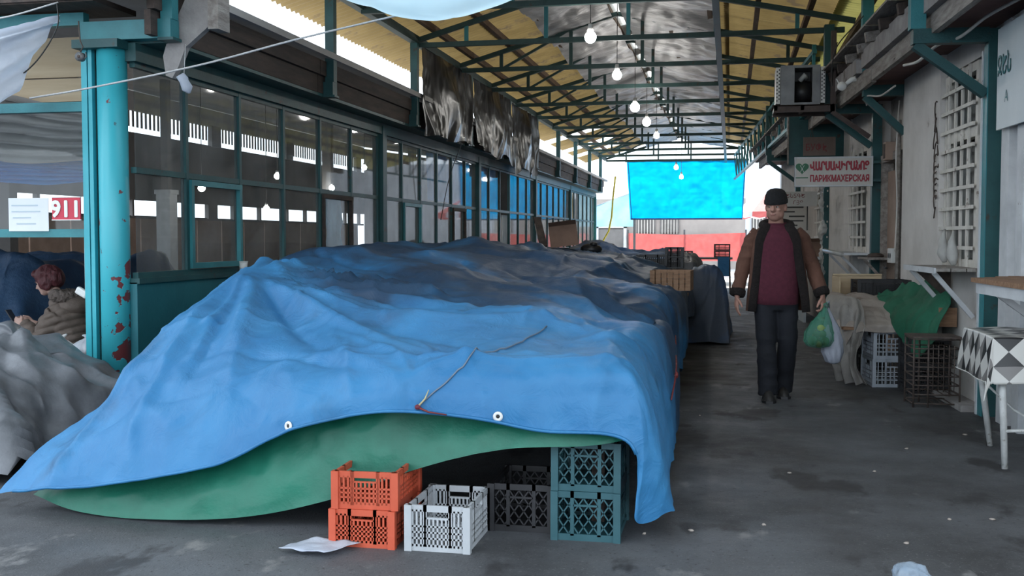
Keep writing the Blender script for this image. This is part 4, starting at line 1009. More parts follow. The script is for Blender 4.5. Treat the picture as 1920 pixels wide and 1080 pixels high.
# sill shelf under the grille
ss = T('sill_shelf', 'white chipped shelf on brackets under the square grille', 'shelf')
for j in range(3): RB().box(-.36 + j * .115, -.255 + j * .115, 8.75, 9.85, 1.085, 1.11).build('plank', 'wood_old', ss)
RB().box(-.375, -.36, 8.75, 9.85, 1.07, 1.115).build('edge_board', 'white_paint', ss)
for s in (8.95, 9.75): RB().bar((-.03, s, .72), (-.33, s, 1.07), .03, .035).build('bracket', 'white_paint', ss)
RB().prism([(-.02, 1.06), (-.3, 1.06), (-.02, .80)], 'y', 9.68, 9.72).build('bracket_web', 'wood_dark', ss)
hb = T('hung_bag', 'two clear plastic bags hooked on the grille above the sill shelf', 'bags')
for dy, dz in ((9.75, 0), (9.45, -.02)):
    b = RB(); pts = [(-.06, dy, 1.42 + dz), (-.08, dy - .02, 1.34 + dz), (-.09, dy - .08, 1.22 + dz), (-.08, dy - .1, 1.14 + dz)]
    b.tube(pts, [(.008, .008), (.03, .02), (.055, .03), (.02, .02)], 10); b.build('bag', 'grey_film', hb)
vn = T('cable_bundle', 'tangle of dry brown cable loops hanging on the plaster beside the grille', 'cables')
for j in range(7):
    s0 = 10.08 + .05 * random.random(); z0 = 2.55 - .13 * j
    pts = [(-.05 - .02 * math.sin(t * 2), s0 + .05 * math.sin(t * 2 * math.pi + j), z0 - .22 * t + .04 * math.sin(9 * t + j)) for t in np.linspace(0, 1.1, 12)]
    RB().tube(pts, .006, 5).build('loop', 'rust_wire', vn)

# signboards
def sign(name, label, w, h, d, m, loc, rotz, texts, cat='sign', frame=None, extra=None):
    t = T(name, label, cat, loc=loc, rotz=rotz)
    MB().box(-w / 2, w / 2, -d / 2, d / 2, -h / 2, h / 2).build('board', m, t)
    if frame:
        for a in ((-w / 2, w / 2, h / 2 - .012, h / 2 + .006), (-w / 2, w / 2, -h / 2 - .006, -h / 2 + .012)):
            MB().box(a[0], a[1], -d / 2 - .004, d / 2 + .004, a[2], a[3]).build('frame_strip', frame, t)
        for x in (-w / 2, w / 2 - .016): MB().box(x, x + .016, -d / 2 - .002, d / 2 + .002, -h / 2 + .012, h / 2 - .012).build('frame_strip', frame, t)
    for s, size, m_, x, z, xs, bold in texts:
        me = text_mesh(s, size, m_, .001, bold, 'LEFT', xs)
        o = put('lettering', me, t); o.rotation_euler = (math.pi / 2, 0, 0); o.location = (x, -d / 2 - .004, z)
    return t
def fit_text(s, width, size, bold=0):
    me = text_mesh(s, size, 'ink_red', .001, bold); xs = [v.co.x for v in me.vertices]; w = max(xs) - min(xs) if xs else 1
    bpy.data.meshes.remove(me); return width / w
bs = sign('barber_sign', 'cream hanging sign with dark red lettering and a green heart', .88, .335, .06, 'sign_cream', (1.165, 13.0, 2.115), 0,
     [('ՎԱՐՍԱՎԻՐԱՆՈՑ', .135, 'ink_red', -.265, .02, fit_text('ՎԱՐՍԱՎԻՐԱՆՈՑ', .66, .135, .006), .006),
      ('ПАРИКМАХЕРСКАЯ', .105, 'ink_red', -.265, -.115, fit_text('ПАРИКМАХЕРСКАЯ', .66, .105, .003), .003)], frame='white_paint')
ht = MB(); poly = []
for a in np.linspace(0, 2 * math.pi, 36, endpoint=False):
    x = 16 * math.sin(a) ** 3; z = 13 * math.cos(a) - 5 * math.cos(2 * a) - 2 * math.cos(3 * a) - math.cos(4 * a); poly.append((-.353 + x * .0047, .045 + z * .0045))
ht.prism(poly, 'y', -.034, -.031).build('heart', 'ink_green', bs)
for a, b_ in (((-.375, .075), (-.335, .0)), ((-.33, .075), (-.372, .0))):
    MB().bar((a[0], -.036, a[1]), (b_[0], -.036, b_[1]), .004, .008, up=(0, -1, 0)).build('scissor_blade', 'ink_white', bs)
MB().box(-.425, -.285, -.033, -.031, -.075, -.062).build('underline', 'ink_green', bs)
MB().box(.44, .53, -.02, .02, .09, .12).build('mount', 'teal_dark', bs); MB().box(.44, .53, -.02, .02, -.12, -.09).build('mount', 'teal_dark', bs)
bf = sign('buffet_sign', 'faded brown hanging sign lettered in maroon above the barber sign', .42, .25, .02, 'sign_brown', (1.16, 15.0, 2.575), 0,
     [('БУФԷ', .125, 'ink_maroon', -.185, -.055, fit_text('БУФԷ', .27, .125), .001)])
MB().tube([(-.12, 0, .125), (-.1, 0, .25), (-.08, 0, .125)], .006, 6).build('hanger', 'rust_wire', bf); MB().tube([(-.1, 0, .25), (-.1, 0, .42)], .005, 6).build('hanger', 'cable_white', bf)
gb = T('green_signboard', 'dark green glazed board hanging behind the brown sign', 'sign', loc=(1.22, 15.8, 2.74))
MB().box(-.44, .44, -.015, .015, -.36, .36).build('board', 'teal_dark', gb)
for x in (-.44, .42): MB().box(x, x + .02, -.03, .03, -.36, .36).build('frame_strip', 'wood_old', gb)
for x in (-.3, .3): MB().tube([(x, 0, .36), (x, 0, .6)], .005, 6).build('hanger', 'rust_wire', gb)
def wsign(name, label, s0, s1, z0, z1, lx, m, texts, cat='sign', rot=None):
    t = sign(name, label, s1 - s0, z1 - z0, .02, m, RP(lx, (s0 + s1) / 2, (z0 + z1) / 2), -math.pi / 2 + ROTR, texts, cat)
    return t
wsign('wall_sign', 'pale sign with teal letters on the wall at the top right corner', 7.2, 8.30, 2.12, 2.84, -.06, 'sign_white',
      [('ՋԵՆ', .2, 'ink_teal', -.53, .02, .8, .001), ('A', .12, 'ink_teal', -.36, -.18, 1, 0)])
sign('small_sign', 'small cream hanging sign with faded red letters below the barber sign', .62, .24, .03, 'sign_cream', (1.05, 17.9, 1.97), 0,
     [('ՐԵՆՏԳԵ', .09, 'ink_maroon', -.24, .02, 1.0, 0), ('ՀՅՑ', .09, 'ink_maroon', -.07, -.09, 1.0, 0)])
pp = sign('price_board', 'dark framed notice board with lines of writing behind the man', .55, .55, .02, 'sign_cream', (1.06, 19.6, 1.75), 0, [])
for j, (a, b_) in enumerate(((-.2, .1), (-.12, .2), (-.22, .05), (-.05, .22), (-.2, .2), (-.1, .1))):
    MB().box(a, b_, -.013, -.011, .2 - j * .08, .225 - j * .08).build('writing_line', 'ink_black', pp)
for x in (-.275, .255): MB().box(x, x + .02, -.02, .02, -.275, .275).build('frame_strip', 'black_plastic', pp)
for x in (-.2, .2): MB().tube([(x, 0, .27), (x, 0, 1.3)], .004, 5).build('hanger', 'rust_wire', pp)

# evaporative cooler on its angle-iron shelf
sh = T('cooler_shelf', 'brown angle iron shelf hung from the canopy beside the barber sign', 'shelf')
X0, X1, Ya, Yb = .48, 1.16, 12.85, 13.35
MB().box(X0, X1, Ya, Ya + .04, 2.80, 2.88).build('front_rail', 'brown_frame', sh); MB().box(X0, X1, Yb - .04, Yb, 2.80, 2.88).build('rear_rail', 'brown_frame', sh)
for x in (X0, .78, X1 - .04): MB().box(x, x + .04, Ya, Yb, 2.82, 2.87).build('cross_rail', 'brown_frame', sh)
for x, yy in ((X1 - .05, Ya), (X1 - .05, Yb - .05)): MB().box(x, x + .06, yy, yy + .05, 2.8, 3.72).build('hanger', 'brown_frame', sh)
MB().box(X0 - .02, X1, Ya, Yb, 2.87, 2.885).build('tray', 'wood_dark', sh)
MB().bar((X1 - .03, Ya + .03, 2.8), (1.55, Ya + .03, 2.5), .05, .05).build('diagonal_brace', 'brown_frame', sh)
ac = T('air_cooler', 'grey sheet-metal air cooler with perforated white ends on the brown shelf', 'air cooler', loc=(.80, 13.1, 2.886))
MB().box(-.245, -.09, -.2, .2, 0, .46).build('side_casing', 'metal_grey', ac); MB().box(.11, .2, -.2, .2, 0, .46).build('side_casing', 'metal_grey', ac)
MB().box(-.09, .11, .16, .2, 0, .46).build('back_plate', 'black_plastic', ac); MB().box(-.09, .11, -.2, .2, .43, .46).build('top_plate', 'metal_grey', ac); MB().box(-.09, .11, -.2, .2, 0, .03).build('bottom_plate', 'metal_grey', ac)
MB().tube([(-.08, 0, .17), (.10, 0, .17)], .13, 20).build('fan_drum', 'black_plastic', ac)
MB().tube([(-.02, -.05, .3), (.03, -.08, .36), (.06, -.04, .33)], .03, 8).build('motor', 'white_plastic', ac)
for x0, x1 in ((-.30, -.25), (.205, .255)):
    pl = MB().box(x0, x1, -.19, .19, .02, .44).build('perforated_end', 'white_plastic', ac)
    h_ = MB()
    for r in range(9):
        for c_ in range(2): 
            xx = x0 + .014 + c_ * .024 ; zz = .055 + r * .042 + (.02 if c_ else 0); h_.box(xx - .006, xx + .006, -.194, -.19, zz - .009, zz + .009)
    h_.build('perforation', 'black_plastic', pl, kind='stuff')
# flood lamp at the second bracket
fl = T('flood_lamp', 'white round lamp on a swivel mount under the shop eave', 'lamp', loc=RP(-.66, 10.95, 2.83))
MB().ball((-.09, 0, -.01), (.045, .045, .045), 14, 10).build('lamp_globe', 'white_plastic', fl)
MB().tube([(-.05, 0, .01), (.0, 0, .05), (.04, 0, .06)], [.02, .025, .03], 10).build('swivel_mount', 'white_plastic', fl)
MB().tube([(-.12, 0, .02), (-.14, 0, .06)], .006, 6).build('tab', 'white_plastic', fl)

# wires on the right wall
def cable(name, pts, r, m, label, cat='cable', group=None, W=False):
    pts = [Vector(p) for p in pts]
    P = np.array([[tuple(p)] for p in pts]); Q = cr(P, np.linspace(0, len(pts) - 1, len(pts) * 8))[:, 0]
    b = RB() if W else MB(); b.tube([tuple(q) for q in Q], r, 6); return b.build(name, m, label=label, cat=cat, group=group)
cable('wall_cable', [(-.45, 9.6, 2.80), (-.42, 9.2, 2.77), (-.35, 8.9, 2.84), (-.28, 8.5, 2.83), (-.2, 8.1, 2.90), (-.1, 7.6, 2.93)], .012, 'cable_white', 'thick pale cable sagging over the first teal bracket', W=True)
cable('wall_cable', [(-.3, 10.7, 2.78), (-.36, 11.1, 2.74), (-.4, 11.6, 2.80), (-.3, 12.2, 2.78)], .009, 'cable_white', 'pale cable looping under the eave by the pilaster', W=True)
cable('wall_cable', [(-.0, 12.0, 2.8), (-.02, 12.02, 2.2), (.0, 12.03, 1.7), (-.02, 12.0, 1.2)], .008, 'cable_white', 'white cable running down the wall beside the brown door', W=True)
cable('wall_cable', [(-.55, 11.0, 3.5), (-.75, 11.4, 3.25), (-.72, 11.8, 2.95), (-.6, 12.6, 3.2), (-.5, 13, 3.6)], .006, 'cable_black', 'thin dark wire drooping below the lime sheets', W=True)
pp_ = RB(); pp_.tube([(.02, 12.07, .7), (.02, 12.07, 2.6)], .02, 10); pp_.build('wall_pipe', 'wood_old', label='thin rusty pipe on the wall beside the brown door', cat='pipe')
ej = T('junction_box', 'small brown box on the wall beside the pipe', 'box', loc=RP(-.02, 12.45, 2.30), rotz=ROTR)
bevel(MB().box(-.04, .1, -.07, .07, -.1, .1).build('case', 'brown_panel', ej)); MB().box(-.045, -.04, -.05, .05, -.08, .08).build('lid', 'wood_dark', ej)
so = T('wall_socket', 'white double socket on the wall behind the dark crate', 'socket', loc=RP(.0, 12.25, 1.15), rotz=ROTR)
bevel(MB().box(-.03, .02, -.1, .1, -.08, .08).build('plate', 'white_plastic', so))
for y in (-.05, .05): MB().tube([(-.032, y, 0), (-.03, y, 0)], .03, 14, up=(0, 1, 0)).build('outlet', 'black_plastic', so)
s2 = T('ledge_shelf', 'small ledge shelf with dark goods beside the brown door', 'shelf')
RB().box(-.22, .1, 12.45, 13.1, 1.10, 1.125).build('board', 'wood_old', s2); RB().bar((-.02, 12.8, .9), (-.2, 12.8, 1.1), .03, .03).build('bracket', 'wood_old', s2)
gd = RB(); gd.ball((-.08, 12.75, 1.14), (.09, .2, .035), 12, 6); gd.build('dark_goods', 'wood_dark', label='small dark heap on the ledge shelf', cat='goods')
s3 = T('window_shelf', 'white plastic wrapped shelf below the window beside the barber sign', 'shelf')
RB().box(-.30, .02, 13.7, 15.2, 1.13, 1.16).build('board', 'white_paint', s3)
RB().tube([(-.31, 13.7, 1.14), (-.31, 15.2, 1.17)], .03, 8).build('wrapped_edge', 'grey_film', s3)
for s in (14.0, 15.0): RB().bar((.0, s, .85), (-.27, s, 1.12), .03, .03).build('bracket', 'white_paint', s3)
fs = T('film_strip', 'twisted clear plastic strip hanging beside the slim post', 'film')
P = np.zeros((80, 10, 3)); z = np.linspace(2.1, .72, 80)
for i in range(80):
    for j in range(10):
        t = (j / 9 - .5) * .17 * (1 + .5 * math.sin(i * .21)); a = i * .16
        P[i, j] = tuple(RP(-.2 + t * math.cos(a) * .5, 16.3 + t * math.sin(a) * 1.6 + .04 * math.sin(i * .1), z[i]))
MB().grid(crumple(P, [(14, .05, True)])).build('strip', 'grey_film', fs)
s4 = T('far_counter', 'white counter ledge beyond the slim post', 'counter')
RB().box(-.35, .02, 17.4, 19.2, 1.0, 1.04).build('board', 'white_paint', s4); RB().box(-.3, -.26, 17.5, 19.1, .0, 1.0).build('front_panel', 'sign_white', s4)
c2 = cbox('cardboard_box', .30, .30, .24, 'cardboard', 'brown cardboard box on the white counter behind the man', RP(-.14, 18.0, 1.041), ROTR, flaps=True)

# pile of covered crates at the wall
G = 'grey crates by the shop wall'
gx, gy = 1.43, 10.26
make_crate('plastic_crate', .36, .42, .255, 'grey_plastic', 'grey blue plastic crate on the floor by the wall, lower of two', group=G, loc=(gx, gy, 0), rotz=.12, nx=5)
make_crate('plastic_crate', .36, .42, .255, 'grey_plastic', 'grey blue plastic crate under the cloths, upper of two', group=G, loc=(gx + .005, gy, .256), rotz=.12, nx=5)
bd = MB(); bd.M = Matrix.Translation((1.32, 10.62, .53)) @ Matrix.Rotation(.1, 4, 'Z'); bd.box(-.38, .36, -.6, .62, -.012, .012)
bd.build('loose_board', 'wood', label='board resting on the grey crates under the beige cloth', cat='board')
make_crate('plastic_crate', .34, .5, .25, 'black_plastic', 'black crate on the floor behind the grey crates, lower one', group=G, loc=(1.25, 10.98, 0), rotz=.1)
make_crate('plastic_crate', .34, .5, .25, 'black_plastic', 'black crate behind the grey crates, upper one under the board', group=G, loc=(1.25, 10.98, .251), rotz=.1)
make_crate('plastic_crate', .48, .32, .17, 'black_plastic', 'black crate lying on top of the covered pile', group=G, loc=(1.47, 11.16, .76), rotz=.08, fill='black_plastic')
mc_ = T('wooden_box', 'pale wooden box beside the black crate on the covered pile', 'box', loc=(1.12, 11.3, .70), rotz=.1)
MB().box(-.07, -.055, -.18, .18, 0, .25).build('side', 'wood_pale', mc_); MB().box(-.07, .42, .15, .165, 0, .27).build('back', 'wood_pale', mc_); MB().box(-.07, .42, -.18, .18, 0, .012).build('base', 'wood_pale', mc_); MB().box(-.07, .42, .13, .16, .26, .275).build('rim', 'wood_pale', mc_)
bundle = T('cloth_bundle', 'dark bundle under the cloths on the crate pile', 'bundle')
MB().ball((1.25, 10.95, .62), (.3, .36, .1), 16, 10).build('bundle_body', 'wood_dark', bundle); MB().ball((1.55, 10.7, .62), (.2, .3, .12), 16, 10).build('bundle_fold', 'wood_dark', bundle)
make_crate('plastic_crate', .3, .4, .24, 'black_plastic', 'black crate beside the wire rack under the green cloth, lower one', group=G, loc=(1.66, 9.84, 0), rotz=.05)
make_crate('plastic_crate', .3, .4, .24, 'black_plastic', 'black crate beside the wire rack under the green cloth, upper one', group=G, loc=(1.66, 9.84, .241), rotz=.05)
wb = MB(); wb.box(1.72, 1.86, 9.46, 9.50, .60, .76); wb.build('wood_block', 'wood', label='wooden end of a box showing beside the green cloth', cat='board')
# beige cloth
BG = [[(.97, 11.1, .79), (1.12, 11.05, .80), (1.3, 11.0, .80), (1.5, 10.95, .79), (1.62, 10.9, .74)],
      [(.93, 10.7, .77), (1.10, 10.6, .78), (1.3, 10.55, .76), (1.5, 10.5, .73), (1.64, 10.5, .68)],
      [(.93, 10.35, .70), (1.12, 10.22, .69), (1.3, 10.2, .67), (1.5, 10.15, .64), (1.64, 10.12, .60)],
      [(.96, 10.15, .52), (1.12, 10.02, .58), (1.3, 10.0, .585), (1.5, 10.0, .58), (1.66, 9.98, .575)],
      [(.98, 10.1, .30), (1.12, 9.98, .50), (1.3, 9.97, .50), (1.5, 9.98, .505), (1.665, 9.96, .515)]]
P = crumple(loft(BG, 70, 80), [(4, .035, True), (11, .012, True)], 3)
solid(MB().grid(P).build('beige_cloth', 'beige_cloth', label='dusty beige cloth spread over the crate pile', cat='cloth'), .004)
DG = [[(.92, 10.6, .80), (1.0, 10.4, .81), (1.1, 10.3, .80), (1.17, 10.25, .78)],
      [(.88, 10.45, .72), (.97, 10.2, .72), (1.1, 10.08, .70), (1.19, 10.05, .67)],
      [(.89, 10.38, .5), (.97, 10.14, .5), (1.08, 10.02, .5), (1.17, 9.98, .48)],
      [(.93, 10.34, .2), (1.0, 10.12, .2), (1.07, 10.02, .2), (1.12, 9.99, .22)],
      [(.99, 10.32, .03), (1.05, 10.14, .02), (1.13, 10.03, .02), (1.22, 10.0, .03)]]
P = loft(DG, 90, 60); nrm = normals(P); uu = np.linspace(0, 1, 60)[None]; vv = np.linspace(0, 1, 90)[:, None]
P = P + nrm * (.03 * np.sin(uu * 21 + 3 * vv) * np.clip(vv * 2, 0, 1))[..., None]; P = crumple(P, [(9, .02, True)])
P[..., 2] = np.maximum(P[..., 2], .008)
solid(MB().grid(P).build('hanging_film', pm('dusty film cloth', (.33, .31, .29), (.45, .43, .40), 4, .6, .4, 30, transl=.2), label='dusty translucent sheet hanging from the crate pile to the floor', cat='sheet'), .003)
# green cloth
GC = [[(1.42, 11.0, 0.8), (1.52, 10.7, 0.84), (1.62, 10.4, 0.87), (1.72, 10.1, 0.9), (1.82, 9.7, 0.92)],
      [(1.38, 10.7, 0.78), (1.48, 10.35, 0.79), (1.58, 10.1, 0.8), (1.68, 9.85, 0.82), (1.8, 9.5, 0.88)],
      [(1.4, 10.18, 0.66), (1.47, 9.93, 0.66), (1.55, 9.73, 0.66), (1.64, 9.54, 0.68), (1.74, 9.32, 0.74)],
      [(1.44, 9.88, 0.5), (1.49, 9.74, 0.5), (1.55, 9.58, 0.5), (1.6, 9.46, 0.52), (1.67, 9.3, 0.58)],
      [(1.46, 9.81, 0.44), (1.5, 9.68, 0.4), (1.55, 9.48, 0.33), (1.58, 9.4, 0.36), (1.62, 9.3, 0.46)]]
P = loft(GC, 80, 80); P = crumple(P, [(3, .05, True), (8, .02, True)], 6)
nv_ = np.linspace(0, 1, 80)[:, None]; P[..., 2] += np.clip(.12 - nv_, 0, .12) * 1.2 * (vnoise(P[..., 1] * 9, P[..., 0] * 9) - .2)
solid(MB().grid(P).build('green_cloth', 'green_cloth', label='dark green cloth draped over the crates in front of the pilaster', cat='cloth'), .004)
# wire rack
rk = T('wire_rack', 'rusty wire rack of stacked bottle trays beside the crates', 'rack', loc=(1.60, 9.06, 0), rotz=.05)
for x in (-.175, -.065, .175):
    for y in (-.16, .16): MB().tube([(x, y, 0), (x, y, .55)], .008, 6).build('upright', 'rust_wire', rk)
for j in range(8):
    z = .03 + j * .073; b = MB()
    b.tube([(-.175, -.16, z), (.175, -.16, z)], .006, 6); b.tube([(-.175, .16, z), (.175, .16, z)], .006, 6)
    for x in (-.175, .175): b.tube([(x, -.16, z), (x, .16, z)], .006, 6)
    for x in (-.01, .06, .12): b.tube([(x, -.16, z), (x, .16, z)], .004, 5)
    b.build('tray', 'rust_wire', rk)
for x in (-.03, .01, .05, .09, .13):
    MB().tube([(x, -.165, .13), (x, -.165, .5)], .004, 5).build('wire', 'rust_wire', rk)
MB().box(-.185, .185, -.17, .17, .55, .565).build('top_frame', 'rust_wire', rk)
ks = RB(); ks.box(-.16, .06, 8.75, 9.9, 0, .05); ks.build('doorstep', 'concrete', label='low concrete kerb at the foot of the wall behind the rack', cat='kerb')

# ================================================================== HANGING THINGS
# bulbs on the aisle line
BUL = [(-1.45, 11.15, 3.43), (-1.45, 13.8, 3.43), (-1.5, 17.0, 3.40), (-1.5, 19.4, 3.42), (-1.5, 22.0, 3.42), (-1.45, 29.0, 3.22), (-1.4, 31.0, 3.08)]
for k, (x, y, z) in enumerate(BUL):
    r = .060 if k not in (2, 3) else .075
    p = T('light_bulb', 'lit white bulb hanging on a cable over the aisle, %s to the camera' % ORD[k], 'bulb', 'bulbs over the aisle', loc=(x, y, z))
    MB().ball((0, 0, 0), (r, r, r * 1.02), 18, 12).build('globe', 'bulb', p)
    MB().tube([(0, 0, r * .8), (0, 0, r * .8 + .04), (0, 0, r * .8 + .09)], [r * .62, .03, .022], 12).build('socket', 'white_plastic', p)
    MB().tube([(0, 0, r * .8 + .08), (0, 0, roofz(x) - z - .12)], .005, 6).build('cord', 'cable_black', p)
for k, (x, y, z) in enumerate([(-8, 15.21, 2.11), (-8, 18.02, 2.45), (-8, 20.7, 2.36), (-8, 17.55, 1.85), (-8, 22.69, 2.9)]):
    p = T('light_bulb', 'small lit bulb inside the glazed hall, %s to the camera' % ['nearest', 'third nearest', 'fourth nearest', 'second nearest', 'farthest'][k], 'bulb', 'bulbs inside the hall', loc=(x, y, z))
    MB().ball((0, 0, 0), .055, 14, 10).build('globe', 'bulb', p); MB().tube([(0, 0, .04), (0, 0, .1)], .025, 10).build('socket', 'white_plastic', p)
    MB().tube([(0, 0, .09), (0, 0, 3.12 + .155 * (-3.88 - x) - z)], .006, 6).build('cord', 'cable_black', p)
hc = T('hall_column', 'white painted column standing inside the glazed hall', 'column', loc=(-9, 15.93, 0))
MB().box(-.12, .12, -.12, .12, 0, 2.05).build('shaft', 'white_paint', hc); MB().box(-.14, .14, -.14, .14, 2.05, 2.12).build('cap', 'white_paint', hc); MB().box(-.06, .06, -.06, .06, 2.12, 3.9).build('stub', 'hall_dark', hc)
for k, (x, y) in enumerate(((-10.4, 13.9), (-8.2, 21), (-8.2, 27))):
    p = T('hall_column', 'slim dark column inside the hall, %s to the camera' % ORD[k], 'column', 'dark hall columns', loc=(x, y, 0))
    MB().box(-.09, .09, -.09, .09, 0, 3.7).build('shaft', 'hall_dark', p); MB().box(-.14, .14, -.14, .14, 0, .03).build('base_plate', 'teal_dark', p)
# blue sheets behind the panes; the one in the second bay imitates a reflection
for y0, y1, z0, z1, lab in ((17.95, 19.75, 1.86, 2.6, 'blue sheet hung behind the upper panes of the third bay'), (21.6, 23.1, 1.86, 2.6, 'second blue sheet behind the upper panes of the third bay'),
                            (23.4, 27.4, 1.86, 2.6, 'blue sheet behind the upper panes of the fourth bay'), (15.2, 17.6, 1.9, 2.6, 'blue sheet added behind the end panes of the second bay for their reflections')):
    nu = 50; P = np.zeros((16, nu, 3)); P[..., 1] = np.linspace(y0, y1, nu)[None]; P[..., 2] = np.linspace(z0, z1, 16)[:, None]; P[..., 0] = XL - .12 + .03 * np.sin(np.linspace(0, 20, nu))[None]
    MB().grid(crumple(P, [(2, .06, False)])).build('curtain_sheet', 'blue_curtain', label=lab, cat='sheet')
P = np.zeros((30, 16, 3)); zz = np.linspace(1.12, 1.82, 30)
for i in range(30): P[i, :, 1] = np.linspace(10.95 + .25 * (1 - i / 29), 11.55, 16); P[i, :, 2] = zz[i]
P[..., 0] = XL - .10 + .03 * np.sin(P[..., 1] * 24)
MB().grid(crumple(P, [(5, .06, True)])).build('curtain_sheet', pm('pale blue film', (.18, .45, .62), (.28, .55, .7), 6, .5, .5, 20, transl=.4), label='pale blue film hanging inside the open casement of the first bay', cat='sheet')
for y0, y1, lab in ((18.8, 21.4, 'whitewashed board behind the lower panes of the third bay'), (23.4, 28.2, 'white boards behind the lower panes of the fourth bay'), (28.6, 33.7, 'white boards behind the lower panes of the farthest bay')):
    t = T('window_board', lab, 'board')
    y = y0; 
    while y < y1 - .2:
        MB().box(XL - .14, XL - .12, y, min(y + .8, y1), 0, ZM - .05).build('board', 'white_paint', t); y += .86
cp = T('plastic_cup', 'small white cup on the window sill beside the tarp', 'cup', loc=(XL + .07, 8.72, ZS))
MB().rings([[(r * math.cos(a), r * math.sin(a), z) for a in np.linspace(0, 2 * math.pi, 16, endpoint=False)] for r, z in ((.03, 0), (.04, .085), (.037, .085), (.028, .006))], cap=True).build('cup', 'white_plastic', cp)
MB().tube([(0, 0, .083), (0, 0, .09)], .042, 16).build('rim', 'white_plastic', cp)
# black plastic film along the eave
def film(y0, y1, z0, z1, seed, label, swag=.0):
    nu, nv = 110, 90; u = np.linspace(0, 1, nu)[None].repeat(nv, 0); v = np.linspace(0, 1, nv)[:, None].repeat(nu, 1)
    P = np.zeros((nv, nu, 3)); P[..., 1] = y0 + (y1 - y0) * u
    low = z0 + .25 * (vnoise(u * 4 + seed, u * 0) - .4) + swag * np.sin(math.pi * u)
    P[..., 2] = z1 + (low - z1) * v
    arc = u + .10 * np.sin(2.2 * v + seed) * np.sin(5 * u + seed)          # folds that swing sideways as they fall
    P[..., 0] = -3.90 + (.14 * (ridged(arc * 5 + seed, v * .5 + seed) - .5) + .06 * (ridged(arc * 13 + seed, v * .9) - .5)) * (.35 + .9 * v)
    P[..., 0] += .12 * np.exp(-((u - .45 - .1 * v) / .16) ** 2) * np.sin(np.pi * v)
    P[..., 0] += .012 * (ridged(u * 30, v * 6 + seed) - .5)
    P[..., 1] += .05 * np.sin(8 * v + 5 * u)
    P[..., 0] = np.maximum(P[..., 0], -3.955)
    o = MB().grid(P).build('plastic_film', 'black_film', label=label, cat='plastic film', group='black film along the hall eave'); return o
film(13.2, 15.9, 2.62, 3.80, 1, 'black plastic film bunched along the eave, nearest of three')
film(16.1, 18.8, 2.70, 3.80, 5, 'black plastic film bunched along the eave, middle one of three')
film(19.0, 21.5, 2.55, 3.78, 9, 'black plastic film bunched along the eave, farthest of three')
cable('twine', [(-3.9, 15.3, 2.7), (-4.0, 15.0, 2.2), (-4.1, 14.9, 1.6)], .006, 'cable_black', 'thin dark twine hanging below the black film', 'cord')
# weathered strut and rag near the column
sp = T('eave_strut', 'weathered grey eave end board hanging beside the first bracket', 'board')
b = MB(); b.prism([(-4.02, 2.52), (-3.97, 2.50), (-3.92, 2.58), (-3.86, 2.72), (-3.68, 2.86), (-3.62, 3.12), (-3.82, 3.14), (-3.93, 2.92), (-4.0, 2.78), (-4.04, 2.66)], 'y', 7.13, 7.19); b.build('end_board', 'concrete', sp)
b = MB(); b.box(-3.68, -3.60, 7.12, 7.30, 2.84, 3.2); b.build('cleat', 'wood_old', sp)
rg = T('hanging_rag', 'small white rag tied on a string below the eave end', 'rag')
MB().tube([(-3.86, 7.128, 2.74), (-3.86, 7.1, 2.52)], .003, 5).build('string', 'rope', rg)
P = MB(); P.tube([(-3.86, 7.1, 2.525), (-3.875, 7.1, 2.50), (-3.86, 7.1, 2.47), (-3.835, 7.1, 2.42), (-3.82, 7.1, 2.385)], [.010, .042, .032, .04, .010], 12); P.build('rag_body', 'white_sheet', rg)
MB().tube([(-3.875, 7.1, 2.505), (-3.90, 7.1, 2.49)], [.012, .004], 8).build('rag_ear', 'white_sheet', rg)
pu = T('pulley', 'small metal pulley hanging by the round column', 'pulley', loc=(-4.50, 6.82, 2.62))
MB().tube([(0, -.02, 0), (0, .02, 0)], .032, 18).build('wheel', 'metal_grey', pu); MB().tube([(0, -.024, 0), (0, .024, 0)], .012, 10).build('axle', 'rust_wire', pu)
MB().tube([(0, 0, .03), (.02, 0, .07), (0, 0, .11), (-.01, 0, .25)], .005, 6).build('hook', 'rust_wire', pu); MB().tube([(.02, 0, -.02), (.045, 0, .0), (.04, 0, .03)], .005, 6).build('loop', 'metal_grey', pu)
cable('tie_rope', [(-4.88, 6.78, 2.335), (-4.4, 6.8, 2.40), (-3.6, 6.85, 2.54), (-2.9, 6.9, 2.70), (-2.12, 6.98, 2.865)], .007, 'rope', 'white twisted rope slanting from the awning to the pale blue sheet', 'rope')
cable('tie_rope', [(-5.4, 6.7, 2.86), (-5.0, 6.72, 2.90), (-4.62, 6.75, 2.99)], .006, 'rope', 'short white rope at the top left corner', 'rope')
cable('wire', [(-4.62, 6.74, 2.98), (-4.60, 6.7, 2.8), (-4.75, 6.65, 2.55), (-4.95, 6.6, 2.42), (-5.3, 6.55, 2.37)], .005, 'cable_black', 'dark wire drooping over the white awning', 'cable')
